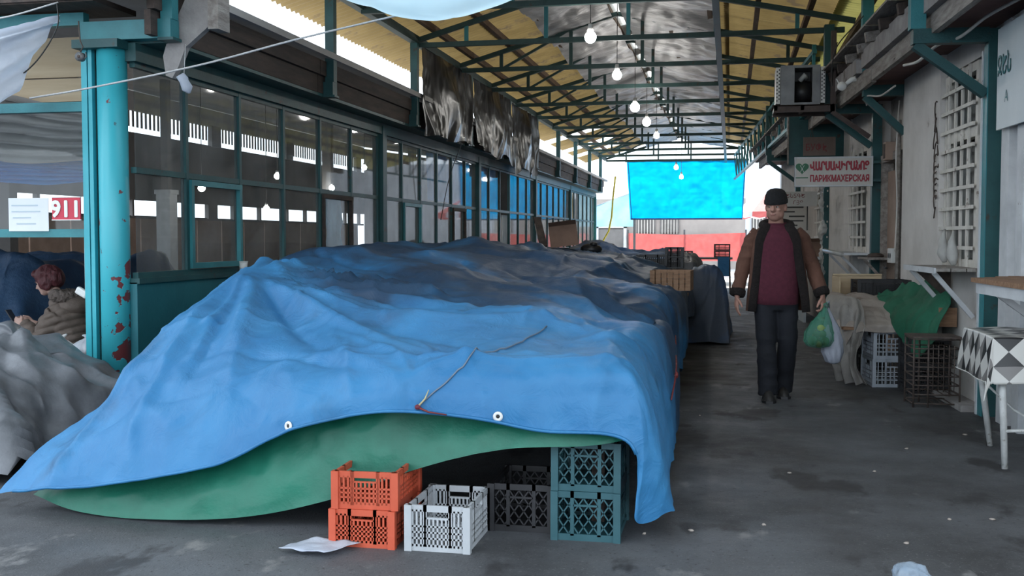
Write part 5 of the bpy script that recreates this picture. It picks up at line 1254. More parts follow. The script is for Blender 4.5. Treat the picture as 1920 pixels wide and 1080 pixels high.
# white awning corner top left
AW = [[(-6.2, 6.0, 2.42), (-5.6, 6.05, 2.50), (-5.1, 6.3, 2.66), (-4.62, 6.78, 2.90)],
      [(-6.2, 5.95, 2.33), (-5.6, 6.0, 2.38), (-5.1, 6.25, 2.52), (-4.64, 6.76, 2.84)],
      [(-6.2, 5.9, 2.22), (-5.6, 5.95, 2.22), (-5.1, 6.2, 2.20), (-4.74, 6.7, 2.66)],
      [(-6.2, 5.9, 2.10), (-5.6, 5.95, 2.08), (-5.1, 6.2, 2.00), (-4.84, 6.6, 2.36)]]
P = loft(AW, 60, 90); vv = np.linspace(0, 1, 60)[:, None]; P = P + normals(P) * (.02 * np.sin(vv * 18) * np.ones((1, 90)))[..., None]; P = crumple(P, [(5, .03, True), (14, .012, True)])
MB().grid(P).build('awning_sheet', 'white_sheet', label='white sheet awning stretched to the corner at the top left', cat='sheet')
# pale blue sheet overhead
PB = [[(-2.95, 6.4, 3.22), (-2.5, 6.4, 3.12), (-2.0, 6.4, 3.06), (-1.6, 6.4, 3.1), (-1.0, 6.4, 3.22)],
      [(-2.95, 6.8, 3.14), (-2.5, 6.8, 2.98), (-2.0, 6.8, 2.88), (-1.6, 6.8, 2.95), (-1.0, 6.8, 3.12)],
      [(-2.95, 7.0, 3.12), (-2.5, 7.0, 2.94), (-2.05, 7.0, 2.815), (-1.65, 7.0, 2.84), (-1.0, 7.0, 3.10)],
      [(-2.95, 7.6, 3.45), (-2.5, 7.6, 3.25), (-2.0, 7.6, 3.15), (-1.6, 7.6, 3.2), (-1.0, 7.6, 3.4)]]
MB().grid(crumple(loft(PB, 50, 70), [(4, .03, True)])).build('overhead_sheet', 'pale_tarp', label='pale blue sheet sagging overhead at the top of the frame', cat='sheet')
# things of the hall front
s911 = T('number_plate', 'red plate with white number fixed to the hall front glass', 'sign', loc=(-4.755, 7.0, 1.56))
MB().box(-.115, .115, -.006, .006, -.085, .085).build('board', 'red_board', s911)
me = text_mesh('911', .165, 'ink_white', .001, .006, 'CENTER'); o = put('lettering', me, s911); o.rotation_euler = (math.pi / 2, 0, 0); o.location = (0, -.009, -.058)
for a in ((-.118, .118, .080, .086), (-.118, .118, -.086, -.080)): MB().box(a[0], a[1], -.008, .006, a[2], a[3]).build('rim', 'ink_white', s911)
pn = T('paper_notice', 'white paper notice with faint writing on the hall front glass', 'notice', loc=(-5.075, 7.01, 1.52))
MB().box(-.165, .165, -.002, .002, -.125, .12).build('sheet', 'paper', pn)
for j, (a, b_) in enumerate(((-.14, .08), (-.14, .1), (-.13, .02), (-.1, .06))): MB().box(a, b_, -.0035, -.002, .06 - j * .045, .07 - j * .045).build('writing_line', 'ink_grey', pn)
P = np.zeros((30, 50, 3)); 
for i, v in enumerate(np.linspace(0, 1, 30)):
    for j, u in enumerate(np.linspace(0, 1, 50)):
        P[i, j] = (-8.5 + 3.75 * u, 7.45 + .03 * math.sin(v * 40), 1.98 + (.52 - .16 * (u > .8) * (u - .8) * 5) * v - .05 * math.sin(u * 9))
MB().grid(crumple(P, [(2, .05, False)])).build('ribbed_sheet', 'grey_sheet', label='grey ribbed plastic sheet hanging behind the hall front glass', cat='sheet')
P[..., 2] = 1.80 + (P[..., 2] - 1.98) * .42; P[..., 1] += .12
MB().grid(crumple(P, [(3, .05, False)])).build('blue_band', 'blue_curtain', label='blue strip of tarp behind the hall front glass', cat='sheet')
sw = T('cord_switch', 'white inline switch on a cable beside the round column', 'switch', loc=(-4.72, 7.12, .94))
bevel(MB(Matrix.Rotation(.5, 4, 'Y')).box(-.05, .05, -.02, .02, -.028, .028).build('case', 'white_plastic', sw), .012)
MB().tube([(.03, 0, .02), (.03, 0, .45)], .007, 6).build('cord', 'cable_white', sw); MB().tube([(.03, 0, -.02), (.05, 0, -.15), (.07, 0, -.35), (.08, 0, -.6)], .009, 6).build('cord', 'cable_white', sw)
# small crate table with bags beside the woman
bt_ = T('crate_table', 'upturned wooden crate with a red side inside the hall opening', 'crate', loc=(-4.98, 7.5, 0))
MB().box(-.3, .3, -.2, .2, .40, .425).build('top', 'wood', bt_)
MB().box(.02, .3, -.2, -.18, .12, .40).build('red_side', pm('red crate side', (.16, .025, .02), (.22, .04, .03), 6, .6), bt_); MB().box(-.3, -.05, -.2, -.18, .12, .40).build('grey_side', 'hall_grey', bt_)
for x in (-.28, .28): 
    for y in (-.18, .18): MB().box(x - .02, x + .02, y - .02, y + .02, 0, .4).build('leg', 'wood_dark', bt_)
def bag(name, label, c, r, m, loc, tie=True, cat='bag', ridges=14, seed=0):
    t = T(name, label, cat, loc=loc)
    rings = []
    for i in range(16):
        a = i / 15; zz = -r[2] + 2 * r[2] * a; rr = math.sin(math.pi * min(max(a, .02), .97)) ** .55 * (1 - .45 * a)
        rings.append([(r[0] * rr * math.cos(q) * (1 + .07 * math.sin(ridges * q + seed + 3 * a)), r[1] * rr * math.sin(q) * (1 + .07 * math.sin(ridges * q + seed)), zz + r[2]) for q in np.linspace(0, 2 * math.pi, 56, endpoint=False)])
    MB().rings(rings).build('bag_body', m, t)
    if tie:
        MB().tube([(0, 0, 2 * r[2] - .01), (.015, 0, 2 * r[2] + .02), (.04, 0, 2 * r[2] + .035)], [.012, .016, .006], 8).build('knot', m, t)
        MB().tube([(0, 0, 2 * r[2] - .01), (-.02, 0, 2 * r[2] + .02), (-.045, 0, 2 * r[2] + .02)], [.012, .014, .005], 8).build('knot', m, t)
    return t
M['bag_white'] = pm('white carrier bag', (.58, .62, .68), (.7, .73, .78), 8, .4, .4, 20, transl=.3)
M['bag_red'] = pm('red and white carrier bag', (.5, .5, .5), (.62, .62, .62), 8, .4, .4, 20, c3=(.42, .05, .08), s3=9, t3=.52)
bag('carrier_bag', 'white carrier bag on the crate beside the woman', 0, (.17, .12, .07), 'bag_white', (-4.90, 7.45, .426))
bag('carrier_bag', 'red and white carrier bag left of the white one', 0, (.12, .10, .065), 'bag_red', (-5.14, 7.48, .426), seed=2)
# ================================================================== FAR END
bl = T('blue_backdrop', 'bright cyan tarp hung across the open far end of the aisle', 'tarp')
nu, nv = 90, 50; P = np.zeros((nv, nu, 3)); u = np.linspace(0, 1, nu)[None]; v = np.linspace(0, 1, nv)[:, None]
P[..., 0] = -3.35 + 3.82 * u + .13 * (1 - u) * (1 - v) - .10 * u * (1 - v); P[..., 2] = 1.93 + .02 * u + 1.88 * v; P[..., 1] = 35.0
MB().grid(crumple(P, [(1.2, .14, False), (3, .05, True), (7, .03, True)])).build('sheet', 'cyan_tarp', bl)
MB().box(-3.4, .55, 34.97, 35.03, 3.80, 3.86).build('top_bar', 'truss', bl)
for x, a, b_ in ((-3.3, 1.93, 3.82), (.43, 1.95, 3.82)): MB().bar((x + (.13 if x < 0 else -.08), 34.98, a), (x, 34.98, b_), .05, .02).build('side_hem', 'blue_deep', bl)
MB().box(-3.2, .36, 34.97, 34.99, 1.92, 1.97).build('bottom_hem', 'blue_deep', bl)
for x in (-3.3, -1.6, -.17, .5): MB().bar((x, 34.98, 3.83), (x, 34.16, 3.80), .04, .04).build('tie_bar', 'truss', bl)
rb = T('red_banner', 'red banner stretched across the yard behind the far stall', 'banner')
P = np.zeros((24, 90, 3)); u = np.linspace(0, 1, 90)[None]; v = np.linspace(0, 1, 24)[:, None]
P[..., 0] = -3.55 + 4.05 * u; P[..., 2] = .52 + (.92 + .12 * np.abs(u - .45)) * v; P[..., 1] = 38
MB().grid(crumple(P, [(2, .10, False), (5, .05, True)])).build('sheet', 'red_sheet', rb)
for x in (-3.58, -1.6, .52): MB().box(x - .03, x + .03, 38.04, 38.1, 0, 1.62).build('post', 'metal_grey', rb)
lbs = T('pale_backdrop', 'pale blue sheet hanging left of the cyan tarp at the far end', 'sheet')
P = np.zeros((30, 60, 3)); u = np.linspace(0, 1, 60)[None]; v = np.linspace(0, 1, 30)[:, None]
P[..., 0] = -5.3 + 2.0 * u; P[..., 2] = 1.72 + (.45 + .75 * u) * v; P[..., 1] = 37
MB().grid(crumple(P, [(2, .1, False)])).build('sheet', pm('thin sky blue sheet', (.22, .42, .52), (.30, .50, .60), 2, .5, .3, 6, transl=.5), lbs)
MB().bar((-5.35, 37, 2.18), (-3.25, 37, 2.93), .03, .03).build('top_rope', 'rope', lbs); MB().box(-5.38, -5.30, 36.98, 37.04, 0, 2.2).build('post', 'metal_grey', lbs); MB().box(-3.3, -3.22, 36.98, 37.04, 0, 2.95).build('post', 'metal_grey', lbs)
um = T('market_parasol', 'red and white striped market parasol beyond the man', 'parasol', loc=(1.25, 39.5, 0))
for j in range(16):
    a0, a1 = 2 * math.pi * j / 16, 2 * math.pi * (j + 1) / 16
    b = MB(); 
    p = lambda r, a, z: (r * math.cos(a), r * math.sin(a), z)
    b.add([p(0, 0, 2.95), p(1.35, a0, 2.25), p(1.35, a1, 2.25)], [(0, 1, 2)]); b.add([p(1.35, a0, 2.25), p(1.35, a1, 2.25), p(1.37, a1, 2.08), p(1.37, (a0 + a1) / 2, 2.02), p(1.37, a0, 2.08)], [(0, 1, 2, 3, 4)])
    b.build('canopy_panel', 'red_sheet' if j % 2 else 'white_sheet', um)
MB().tube([(0, 0, 0), (0, 0, 2.95)], .03, 8).build('pole', 'metal_grey', um); MB().box(-.3, .3, -.3, .3, 0, .08).build('base', 'concrete', um)
ft = T('far_table', 'dark table with a blue cloth beyond the far stall', 'table', loc=(-.45, 26.5, 0))
MB().box(-.9, .5, -.5, .5, .82, .86).build('top', 'hall_dark', ft)
for x in (-.85, .45):
    for y in (-.45, .45): MB().bar((x, y, 0), (x * .95, y, .82), .04, .04).build('leg', 'wood_dark', ft)
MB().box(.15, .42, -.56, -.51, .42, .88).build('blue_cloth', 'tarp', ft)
for k in range(3):
    make_crate('plastic_crate', .36, .3, .16, 'black_plastic', 'black crate on the far dark table, %s' % ['left one', 'right one, upper', 'right one, lower'][k], group='black crates on the far table', loc=[(-1.1, 26.5, .86), (-.2, 26.5, 1.025), (-.2, 26.5, .86)][k])
# litter on the asphalt
LIT = [(1296, 996, -.05), (1208, 1002, 0), (1312, 780, 0), (1480, 888, 0), (1640, 885, 0), (1432, 985, 0), (1810, 816, 0), (1700, 842, 0), (1780, 975, 0), (1860, 975, 0), (1700, 1020, 0)]
from math import tan
Rv = Vector((math.cos(YAW), math.sin(YAW), 0)); Fv = Vector((-math.sin(YAW) * math.cos(PITCH), math.cos(YAW) * math.cos(PITCH), -math.sin(PITCH))); Uv = Rv.cross(Fv)
for k, (px, py, _) in enumerate(LIT):
    r = Fv + Rv * ((px - 960) / FPX) + Uv * ((540 - py) / FPX); t = -1.35 / r.z; p = Vector((0, 0, 1.35)) + r * t
    n = 7; s_ = .006 + .006 * random.random()
    b = MB(); b.rings([[(s_ * q * (1.3 + .5 * math.sin(3 * a + k)) * math.cos(a), s_ * q * math.sin(a), z) for a in np.linspace(0, 2 * math.pi, n, endpoint=False)] for q, z in ((1, 0), (1.05, .004), (.6, .008))])
    b.build('litter', 'beige_cloth', label='pale scrap of litter lying on the dark asphalt', cat='litter', group='litter on the aisle floor', loc=(p.x, p.y, .001), rot=(0, 0, k))
P = np.zeros((40, 40, 3)); u = np.linspace(-1, 1, 40)[None].repeat(40, 0); v = u.T
P[..., 0] = .705 + .065 * u; P[..., 1] = 4.36 + .06 * v; P[..., 2] = .012 + .05 * np.clip(1 - u ** 2 - v ** 2, 0, 1) ** .6
P = crumple(P, [(14, .03, True), (35, .014, True)], 3); P[..., 2] = np.maximum(P[..., 2], .004)
MB().grid(P).build('plastic_bag', pm('clear bluish film', (.30, .40, .52), (.45, .54, .64), 9, .25, .5, 25, alpha=.5), label='crumpled clear plastic bag on the asphalt at the bottom edge', cat='bag')

# ================================================================== PEOPLE
def remeshed(mb, name, m, voxel, sm=6, fac=.5):
    me = mb.mesh(name + '_src', None); o = bpy.data.objects.new('tmp', me); COL.objects.link(o)
    r = o.modifiers.new('r', 'REMESH'); r.mode = 'VOXEL'; r.voxel_size = voxel; r.use_smooth_shade = True
    s_ = o.modifiers.new('s', 'SMOOTH'); s_.iterations = sm; s_.factor = fac
    bpy.context.view_layer.update(); dg = bpy.context.evaluated_depsgraph_get()
    out = bpy.data.meshes.new_from_object(o.evaluated_get(dg)); out.name = name
    bpy.data.objects.remove(o); bpy.data.meshes.remove(me)
    out.materials.clear(); out.materials.append(M[m] if isinstance(m, str) else m)
    for p in out.polygons: p.use_smooth = True
    return out
def ellring(c, rx, ry, n=24, z=None, power=2.0):
    out = []
    for a in np.linspace(0, 2 * math.pi, n, endpoint=False):
        ca, sa = math.cos(a), math.sin(a); e = 2 / power
        out.append((c[0] + rx * math.copysign(abs(ca) ** e, ca), c[1] + ry * math.copysign(abs(sa) ** e, sa), c[2]))
    return out
M['skin'] = pm('skin', (.36, .19, .145), (.43, .24, .185), 14, .55, .08, 90)
M['skin_pale'] = pm('pale skin', (.42, .26, .21), (.48, .31, .26), 14, .55)
M['sweater'] = pm('maroon knit', (.070, .010, .022), (.095, .016, .032), 30, .9, .35, 130)
M['suede'] = pm('brown suede', (.092, .042, .028), (.14, .066, .045), 6, .95, .3, 50)
M['fur_dark'] = pm('dark brown fleece', (.009, .006, .0055), (.018, .012, .011), 40, 1.0, .9, 90)
M['trouser'] = pm('dark navy trousers', (.005, .0065, .011), (.010, .012, .019), 8, .85, .3, 30)
M['knit_black'] = pm('black knit cap', (.006, .006, .007), (.014, .014, .016), 40, .95, .5, 150)
M['shoe'] = pm('dark grey shoe', (.018, .017, .017), (.035, .033, .032), 12, .6, .3, 40)
M['eye_dark'] = pm('eye', (.02, .014, .012), rough=.25)
M['eye_white'] = pm('eye white', (.42, .40, .38), rough=.3)
M['lip'] = pm('lips', (.26, .10, .085), rough=.5)
M['stubble'] = pm('brow hair', (.03, .02, .016), rough=.9)
M['puffer'] = pm('taupe quilted jacket', (.105, .078, .064), (.15, .115, .095), 12, .7, .5, 18)
M['fur_trim'] = pm('grey brown fur', (.12, .095, .082), (.21, .17, .15), 40, 1.0, 1.0, 70)
M['red_hair'] = pm('dark red hair', (.055, .008, .012), (.10, .016, .02), 30, .5, .8, 60, stretch=(1, 1, .3))
M['skirt'] = pm('rose brown skirt', (.16, .10, .09), (.2, .13, .115), 8, .8)

def hand(mb, wrist, d, across, curl, n_out, scale=1.0, thumb=1):
    """palm and five bent fingers; d: pointing direction, across: index side, n_out: palm side the fingers curl to"""
    w = Vector(wrist); d = Vector(d).normalized(); a = (Vector(across) - d * Vector(across).dot(d)).normalized(); nn = Vector(n_out); nn = (nn - d * nn.dot(d) - a * nn.dot(a)).normalized()
    s_ = scale
    mb.tube([w - d * .03 * s_, w + d * .0, w + d * .03 * s_, w + d * .075 * s_, w + d * .10 * s_], [(.026 * s_, .021 * s_), (.027 * s_, .02 * s_), (.038 * s_, .018 * s_), (.043 * s_, .016 * s_), (.036 * s_, .012 * s_)], 16, up=tuple(nn))
    for k, (off, L, base) in enumerate(((.031, .076, .088), (.0105, .086, .093), (-.0105, .08, .09), (-.031, .062, .083))):
        p = w + d * base * s_ + a * off * s_ * 1.05; ang = .15 + curl * .35; pts = [p - d * .02 * s_, p]; cur = d
        for j, f in enumerate((.45, .32, .23)):
            ang_j = curl * (.5 + .25 * j) + .06 * k
            cur = (cur * math.cos(ang_j) + nn * math.sin(ang_j)).normalized(); nn2 = nn
            pts.append(pts[-1] + cur * L * f * s_); nn_ = (nn - cur * nn.dot(cur))
            nn = nn_.normalized() if nn_.length > .2 else nn
        mb.tube(pts, [.0098 * s_, .0095 * s_, .009 * s_, .0082 * s_, .0066 * s_], 10)
        nn = Vector(n_out); nn = (nn - d * nn.dot(d) - a * nn.dot(a)).normalized()
    p = w + d * .028 * s_ + a * .03 * s_
    t1 = (d * .62 + a * .62 * thumb + nn * .3).normalized(); t2 = (d * .9 + a * .15 + nn * .45).normalized()
    mb.tube([p - t1 * .015 * s_, p + t1 * .032 * s_, p + t1 * .032 * s_ + t2 * .03 * s_, p + t1 * .032 * s_ + t2 * .054 * s_], [.014 * s_, .0125 * s_, .0105 * s_, .008 * s_], 10)

# ---- the man walking towards the camera
man = T('person', 'man in a black cap, open brown coat and maroon sweater walking with bags', 'person', loc=(.375, 9.15, 0), rotz=.03)
body = MB()
HZ = 1.60                                               # middle of the head
hd = Matrix.Translation((-.012, -.03, HZ)) @ Matrix.Rotation(-.30, 4, 'Z') @ Matrix.Rotation(.06, 4, 'X')   # head turned to the image left
hb_ = MB(hd)
hb_.ball((0, .012, .035), (.078, .098, .095), 24, 16)   # skull
hb_.ball((0, -.018, -.028), (.068, .078, .088), 24, 16) # face
hb_.ball((0, -.045, -.075), (.046, .045, .04), 18, 12)  # chin
hb_.ball((-.048, -.02, -.055), (.024, .045, .04), 14, 10); hb_.ball((.048, -.02, -.055), (.024, .045, .04), 14, 10)
hb_.ball((0, -.078, .024), (.058, .022, .016), 18, 10)  # brow
hb_.tube([(0, -.09, .022), (0, -.103, 0), (0, -.116, -.022), (0, -.098, -.034)], [.010, .013, .018, .012], 12)
hb_.ball((-.014, -.099, -.026), (.010, .012, .009), 10, 8); hb_.ball((.014, -.099, -.026), (.010, .012, .009), 10, 8)
hb_.ball((-.038, -.068, -.018), (.022, .022, .018), 12, 8); hb_.ball((.038, -.068, -.018), (.022, .022, .018), 12, 8)
hb_.ball((0, -.088, -.055), (.026, .012, .007), 14, 8); hb_.ball((0, -.086, -.067), (.022, .012, .008), 14, 8)
for sx in (-1, 1): hb_.ball((sx * .079, .015, -.005), (.012, .022, .034), 12, 10)
body.add(hb_.v, hb_.f)
body.tube([(0, .03, 1.36), (-.004, .02, 1.43), (-.008, .0, 1.50), (-.01, -.01, 1.56)], [(.10, .085), (.066, .066), (.060, .062), (.06, .065)], 20)
body.rings([ellring((0, .02, z), rx, ry, 24) for z, rx, ry in ((.86, .165, .12), (.95, .17, .125), (1.05, .165, .125), (1.18, .175, .13), (1.30, .185, .125), (1.39, .165, .105), (1.44, .09, .08))])
SR, ER, WR = Vector((-.170, .03, 1.385)), Vector((-.262, .05, 1.12)), Vector((-.318, -.02, .865))
SL, EL, WL = Vector((.178, .03, 1.385)), Vector((.285, .06, 1.13)), Vector((.372, -.03, .875))
for a, b_, c_ in ((SR, ER, WR), (SL, EL, WL)):
    body.tube([a, a.lerp(b_, .5), b_, b_.lerp(c_, .4), c_], [.055, .05, .042, .04, .027], 16)
hand(body, WR + Vector((0, 0, -.005)), (-.05, -.12, -1), (.25, -1, 0), .35, (1, .2, 0), 1.0)
hand(body, WL + Vector((.0, 0, -.005)), (.1, -.1, -1), (-.55, -1, 0), 1.0, (-1, .3, 0), 1.0)
HR, KR, AR = Vector((-.085, .02, .86)), Vector((-.075, -.05, .47)), Vector((-.062, -.10, .09))
HL, KL, AL = Vector((.085, .02, .86)), Vector((.095, .0, .47)), Vector((.075, .16, .10))
for a, b_, c_ in ((HR, KR, AR), (HL, KL, AL)):
    body.tube([a, a.lerp(b_, .5), b_, b_.lerp(c_, .4), c_], [.085, .075, .055, .05, .036], 16)
    body.tube([c_, c_ + Vector((0, -.06, -.04)), c_ + Vector((0, -.15, -.055))], [.03, .025, .018], 12)
put('body', remeshed(body, 'body', 'skin', .0055, 3, .4), man)
for sx in (-1, 1):                                       # eyes, brows
    MB(hd).ball((sx * .031, -.081, .004), (.0125, .010, .0065), 12, 8).build('eye', 'eye_white', man)
    MB(hd).ball((sx * .031 - .003, -.088, .004), (.0058, .005, .0056), 10, 8).build('iris', 'eye_dark', man)
    MB(hd).tube([(sx * .013, -.100, .026), (sx * .033, -.096, .031), (sx * .052, -.078, .024)], [.005, .0062, .003], 8).build('eyebrow', 'stubble', man)
    MB(hd).tube([(sx * .017, -.087, .011), (sx * .031, -.091, .0135), (sx * .045, -.082, .009)], .003, 8).build('eyelid', 'skin', man)
MB(hd).tube([(-.022, -.092, -.060), (-.008, -.099, -.060), (.008, -.099, -.060), (.022, -.092, -.060)], [.002, .0045, .0045, .002], 8).build('mouth', 'lip', man)
cap = MB(hd)
cap.rings([[( (.088 * w_) * math.cos(a), .006 + (.110 * w_) * math.sin(a), .04 + .115 * h_ + (.012 * math.sin(a)) * (1 - h_)) for a in np.linspace(0, 2 * math.pi, 36, endpoint=False)]
           for w_, h_ in ((.93, -.06), (1.0, -.05), (1.045, .02), (1.05, .16), (1.02, .35), (.95, .58), (.78, .82), (.48, .97), (.12, 1.01))])
cp_ = cap.build('knit_cap', 'knit_black', man)
MB(hd).rings([[( (.088 * w_) * math.cos(a), .006 + (.110 * w_) * math.sin(a), .04 + .115 * h_ + .012 * math.sin(a)) for a in np.linspace(0, 2 * math.pi, 36, endpoint=False)]
           for w_, h_ in ((1.0, -.09), (1.07, -.08), (1.09, .05), (1.08, .2), (1.04, .22))], cap=False).build('cap_fold', 'knit_black', cp_)
# sweater
sw_ = MB(); sw_.rings([ellring((.0, .015, z), rx, ry, 40, power=2.3) for z, rx, ry in ((.79, .168, .125), (.80, .180, .140), (.86, .187, .148), (.95, .190, .156), (1.05, .186, .155), (1.18, .190, .152), (1.30, .196, .145), (1.38, .180, .125), (1.42, .135, .10), (1.452, .088, .083), (1.466, .076, .076))], cap=False)
P = np.array(sw_.v); nn = P - np.array([0, .015, 0]); nn[:, 2] = 0; nn /= np.linalg.norm(nn, axis=1, keepdims=True) + 1e-9
P += nn * (.012 * (vnoise(P[:, 0] * 7, P[:, 1] * 7, P[:, 2] * 9) - .5))[:, None]; sw_.v = [tuple(q) for q in P]
so_ = sw_.build('sweater', 'sweater', man)
MB().tube([(.079 * math.cos(a), .012 + .079 * math.sin(a), 1.463 + .006 * math.sin(a)) for a in np.linspace(0, 2 * math.pi, 33)], .008, 8, cap=False).build('collar_rib', 'sweater', so_)
# trousers
tr = MB(); tr.rings([ellring((0, .02, z), rx, ry, 28, power=2.3) for z, rx, ry in ((.74, .155, .115), (.80, .176, .132), (.90, .178, .135), (.96, .17, .13))])
for a, b_, c_ in ((HR, KR, AR), (HL, KL, AL)):
    tr.tube([a + Vector((0, 0, .02)), a.lerp(b_, .35), a.lerp(b_, .75), b_, b_.lerp(c_, .35), b_.lerp(c_, .75), c_ + Vector((0, -.005, -.05))], [.098, .096, .086, .080, .080, .079, .078], 24)
tm = remeshed(tr, 'trousers', 'trouser', .009, 6)
P = np.zeros(len(tm.vertices) * 3); tm.vertices.foreach_get('co', P); P = P.reshape(-1, 3); N_ = np.zeros(len(tm.vertices) * 3); tm.vertices.foreach_get('normal', N_); N_ = N_.reshape(-1, 3)
P += N_ * (.016 * (ridged(P[:, 0] * 5, P[:, 1] * 5, P[:, 2] * 11) - .6) * np.clip((.85 - P[:, 2]) * 3, .2, 1))[:, None]; tm.vertices.foreach_set('co', P.ravel())
put('trousers', tm, man)
for c_, nm in ((AR, 'r'), (AL, 'l')):
    sh_ = MB(); x, y, z = c_
    z0 = 0.0
    prof = [(.06, .030, .05, .075), (.045, .038, .062, .085), (.0, .042, .08, .085), (-.06, .044, .085, .065), (-.12, .048, .08, .052), (-.17, .044, .066, .046), (-.205, .03, .05, .042), (-.218, .012, .03, .04)]
    rings = []
    for yy, hw, top, mid in prof:
        hw *= 1.22; top *= 1.1
        rings.append([(x + hw * math.cos(a) * (1.0 if math.sin(a) < 0 else .86), y + yy + .02, z0 + .004 + (max(0, math.sin(a)) * (top + .03 if yy > -.02 else top)) if math.sin(a) > 0 else z0 + .004) for a in np.linspace(-math.pi * .999, math.pi, 20, endpoint=False)])
    o = sh_.rings(rings).build('shoe', 'shoe', man)
    b = MB(); b.prism([(x - .05, y + .085), (x + .05, y + .085), (x + .058, y - .08), (x + .056, y - .16), (x + .028, y - .208), (x - .028, y - .208), (x - .056, y - .16), (x - .058, y - .08)], 'z', 0, .022); b.build('sole', 'black_plastic', o)
    for q in range(3): MB().tube([(x - .022, y - .035 - q * .025, .085 - q * .010), (x + .022, y - .035 - q * .025, .085 - q * .010)], .004, 6).build('lace', 'black_plastic', o)
# open coat: shell from one front edge round the back to the other
def shell(zs, a0, a1, n, th, wob=0.0, seed=0):
    out, inn = [], []
    for (z, rx, ry, cx, cy, open_) in zs:
        ro, ri = [], []
        for t in np.linspace(0, 1, n):
            a = math.radians(-90 + open_ / 2 + (360 - open_) * t)
            w_ = 1 + wob * math.sin(9 * a + seed + 2.5 * z * 3) * (1.45 - z)
            ro.append((cx + rx * w_ * math.cos(a), cy + ry * w_ * math.sin(a), z)); ri.append((cx + (rx * w_ - th) * math.cos(a), cy + (ry * w_ - th) * math.sin(a), z))
        out.append(ro); inn.append(ri)
    b = MB(); k = len(zs)
    b.rings(out, cap=False, closed=False); b.rings([list(reversed(r)) for r in inn], cap=False, closed=False)
    for e in (0, -1):
        for i in range(k - 1): b.add([out[i][e], inn[i][e], inn[i + 1][e], out[i + 1][e]], [(0, 1, 2, 3)])
    for i in (0, k - 1):
        for j in range(n - 1): b.add([out[i][j], out[i][j + 1], inn[i][j + 1], inn[i][j]], [(0, 1, 2, 3)])
    return b, out
ZS_ = [(.735, .262, .185, .02, .02, 112), (.84, .255, .180, .018, .02, 108), (.98, .240, .176, .014, .02, 102), (1.10, .226, .170, .01, .02, 98), (1.22, .214, .165, .006, .02, 92), (1.32, .212, .156, .004, .022, 84), (1.385, .196, .138, .003, .024, 76), (1.425, .150, .116, .0, .026, 80), (1.455, .112, .096, 0, .028, 92)]
cs, outl = shell(ZS_, 0, 0, 60, .014, .02)
coat = cs.build('coat', 'suede', man)
for side_, (a, b_, c_) in (('r', (SR, ER, WR)), ('l', (SL, EL, WL))):
    s0 = a + Vector((.03 if side_ == 'r' else -.03, 0, .01))
    e = MB(); e.tube([s0, a + (b_ - a) * .2, a.lerp(b_, .6), b_, b_.lerp(c_, .4), b_.lerp(c_, .86)], [.066, .073, .066, .062, .06, .057], 24)
    me = remeshed(e, 'sleeve', 'suede', .008, 6)
    P = np.zeros(len(me.vertices) * 3); me.vertices.foreach_get('co', P); P = P.reshape(-1, 3); N_ = np.zeros(len(me.vertices) * 3); me.vertices.foreach_get('normal', N_); N_ = N_.reshape(-1, 3)
    P += N_ * (.014 * (ridged(P[:, 0] * 8, P[:, 1] * 8, P[:, 2] * 13) - .6))[:, None]; me.vertices.foreach_set('co', P.ravel())
    slv = put('sleeve', me, coat)
    dd = (c_ - b_).normalized()
    MB().tube([b_.lerp(c_, .78), b_.lerp(c_, .82), b_.lerp(c_, .94), c_ + dd * .005], [.055, .063, .066, .058], 24).build('fleece_cuff', 'fur_dark', coat)
for e in (0, -1):                                        # fleece edging down both fronts, widening to the collar
    pts = [Vector(outl[i][e]) + Vector((0, -.004, 0)) for i in range(len(outl))]
    inw = 1 if e == 0 else -1
    MB().tube(pts, [(.034, .016), (.034, .016), (.035, .016), (.036, .017), (.038, .018), (.042, .019), (.044, .02), (.042, .022), (.036, .022)], 14, up=(0, -1, 0)).build('fleece_edge', 'fur_dark', coat)
cl = [(.112 * math.cos(a) * 1.05, .028 + .098 * math.sin(a) * 1.05, 1.452 + .03 * math.sin(a)) for a in np.linspace(math.radians(-50), math.radians(230), 30)]
MB().tube(cl, (.03), 12).build('fleece_collar', 'fur_dark', coat)
MB().tube([(.03, .21, .74), (.03, .212, 1.2)], .003, 6).build('back_seam', 'fur_dark', coat)
# bags held in his left hand
hx, hy, hz = .375 + .392, 9.15 - .055, .775
def held_bag(name, label, rings_, m, extra=None, ridg=11):
    t = T(name, label, 'bag', loc=(hx, hy, 0)); rs = []
    for z, rx, ry, ox in rings_:
        rs.append([(ox + rx * math.cos(a) * (1 + .09 * math.sin(ridg * a + z * 20)), ry * math.sin(a) * (1 + .09 * math.sin(ridg * a + z * 20)), z) for a in np.linspace(0, 2 * math.pi, 60, endpoint=False)])
    MB().rings(rs).build('bag_body', m, t); return t
M['bag_green'] = pm('green carrier bag', (.10, .40, .27), (.16, .5, .36), 6, .3, .5, 20, transl=.4, alpha=.48)
M['bag_clear'] = pm('pale blue carrier bag', (.46, .50, .60), (.6, .63, .72), 6, .35, .5, 20, transl=.3, c3=(.5, .06, .10), s3=7, t3=.63)
gbg = held_bag('carrier_bag', 'thin green carrier bag with vegetables in the walking man\'s hand', [(.44, .03, .03, -.05), (.455, .09, .06, -.05), (.50, .115, .085, -.05), (.57, .112, .085, -.045), (.65, .08, .06, -.03), (.73, .035, .03, -.01), (.775, .012, .012, 0)], 'bag_green')
MB().tube([(0, 0, .77), (-.01, -.02, .80), (.01, -.02, .815), (.02, 0, .78)], .008, 8).build('handle_loop', 'bag_green', gbg)
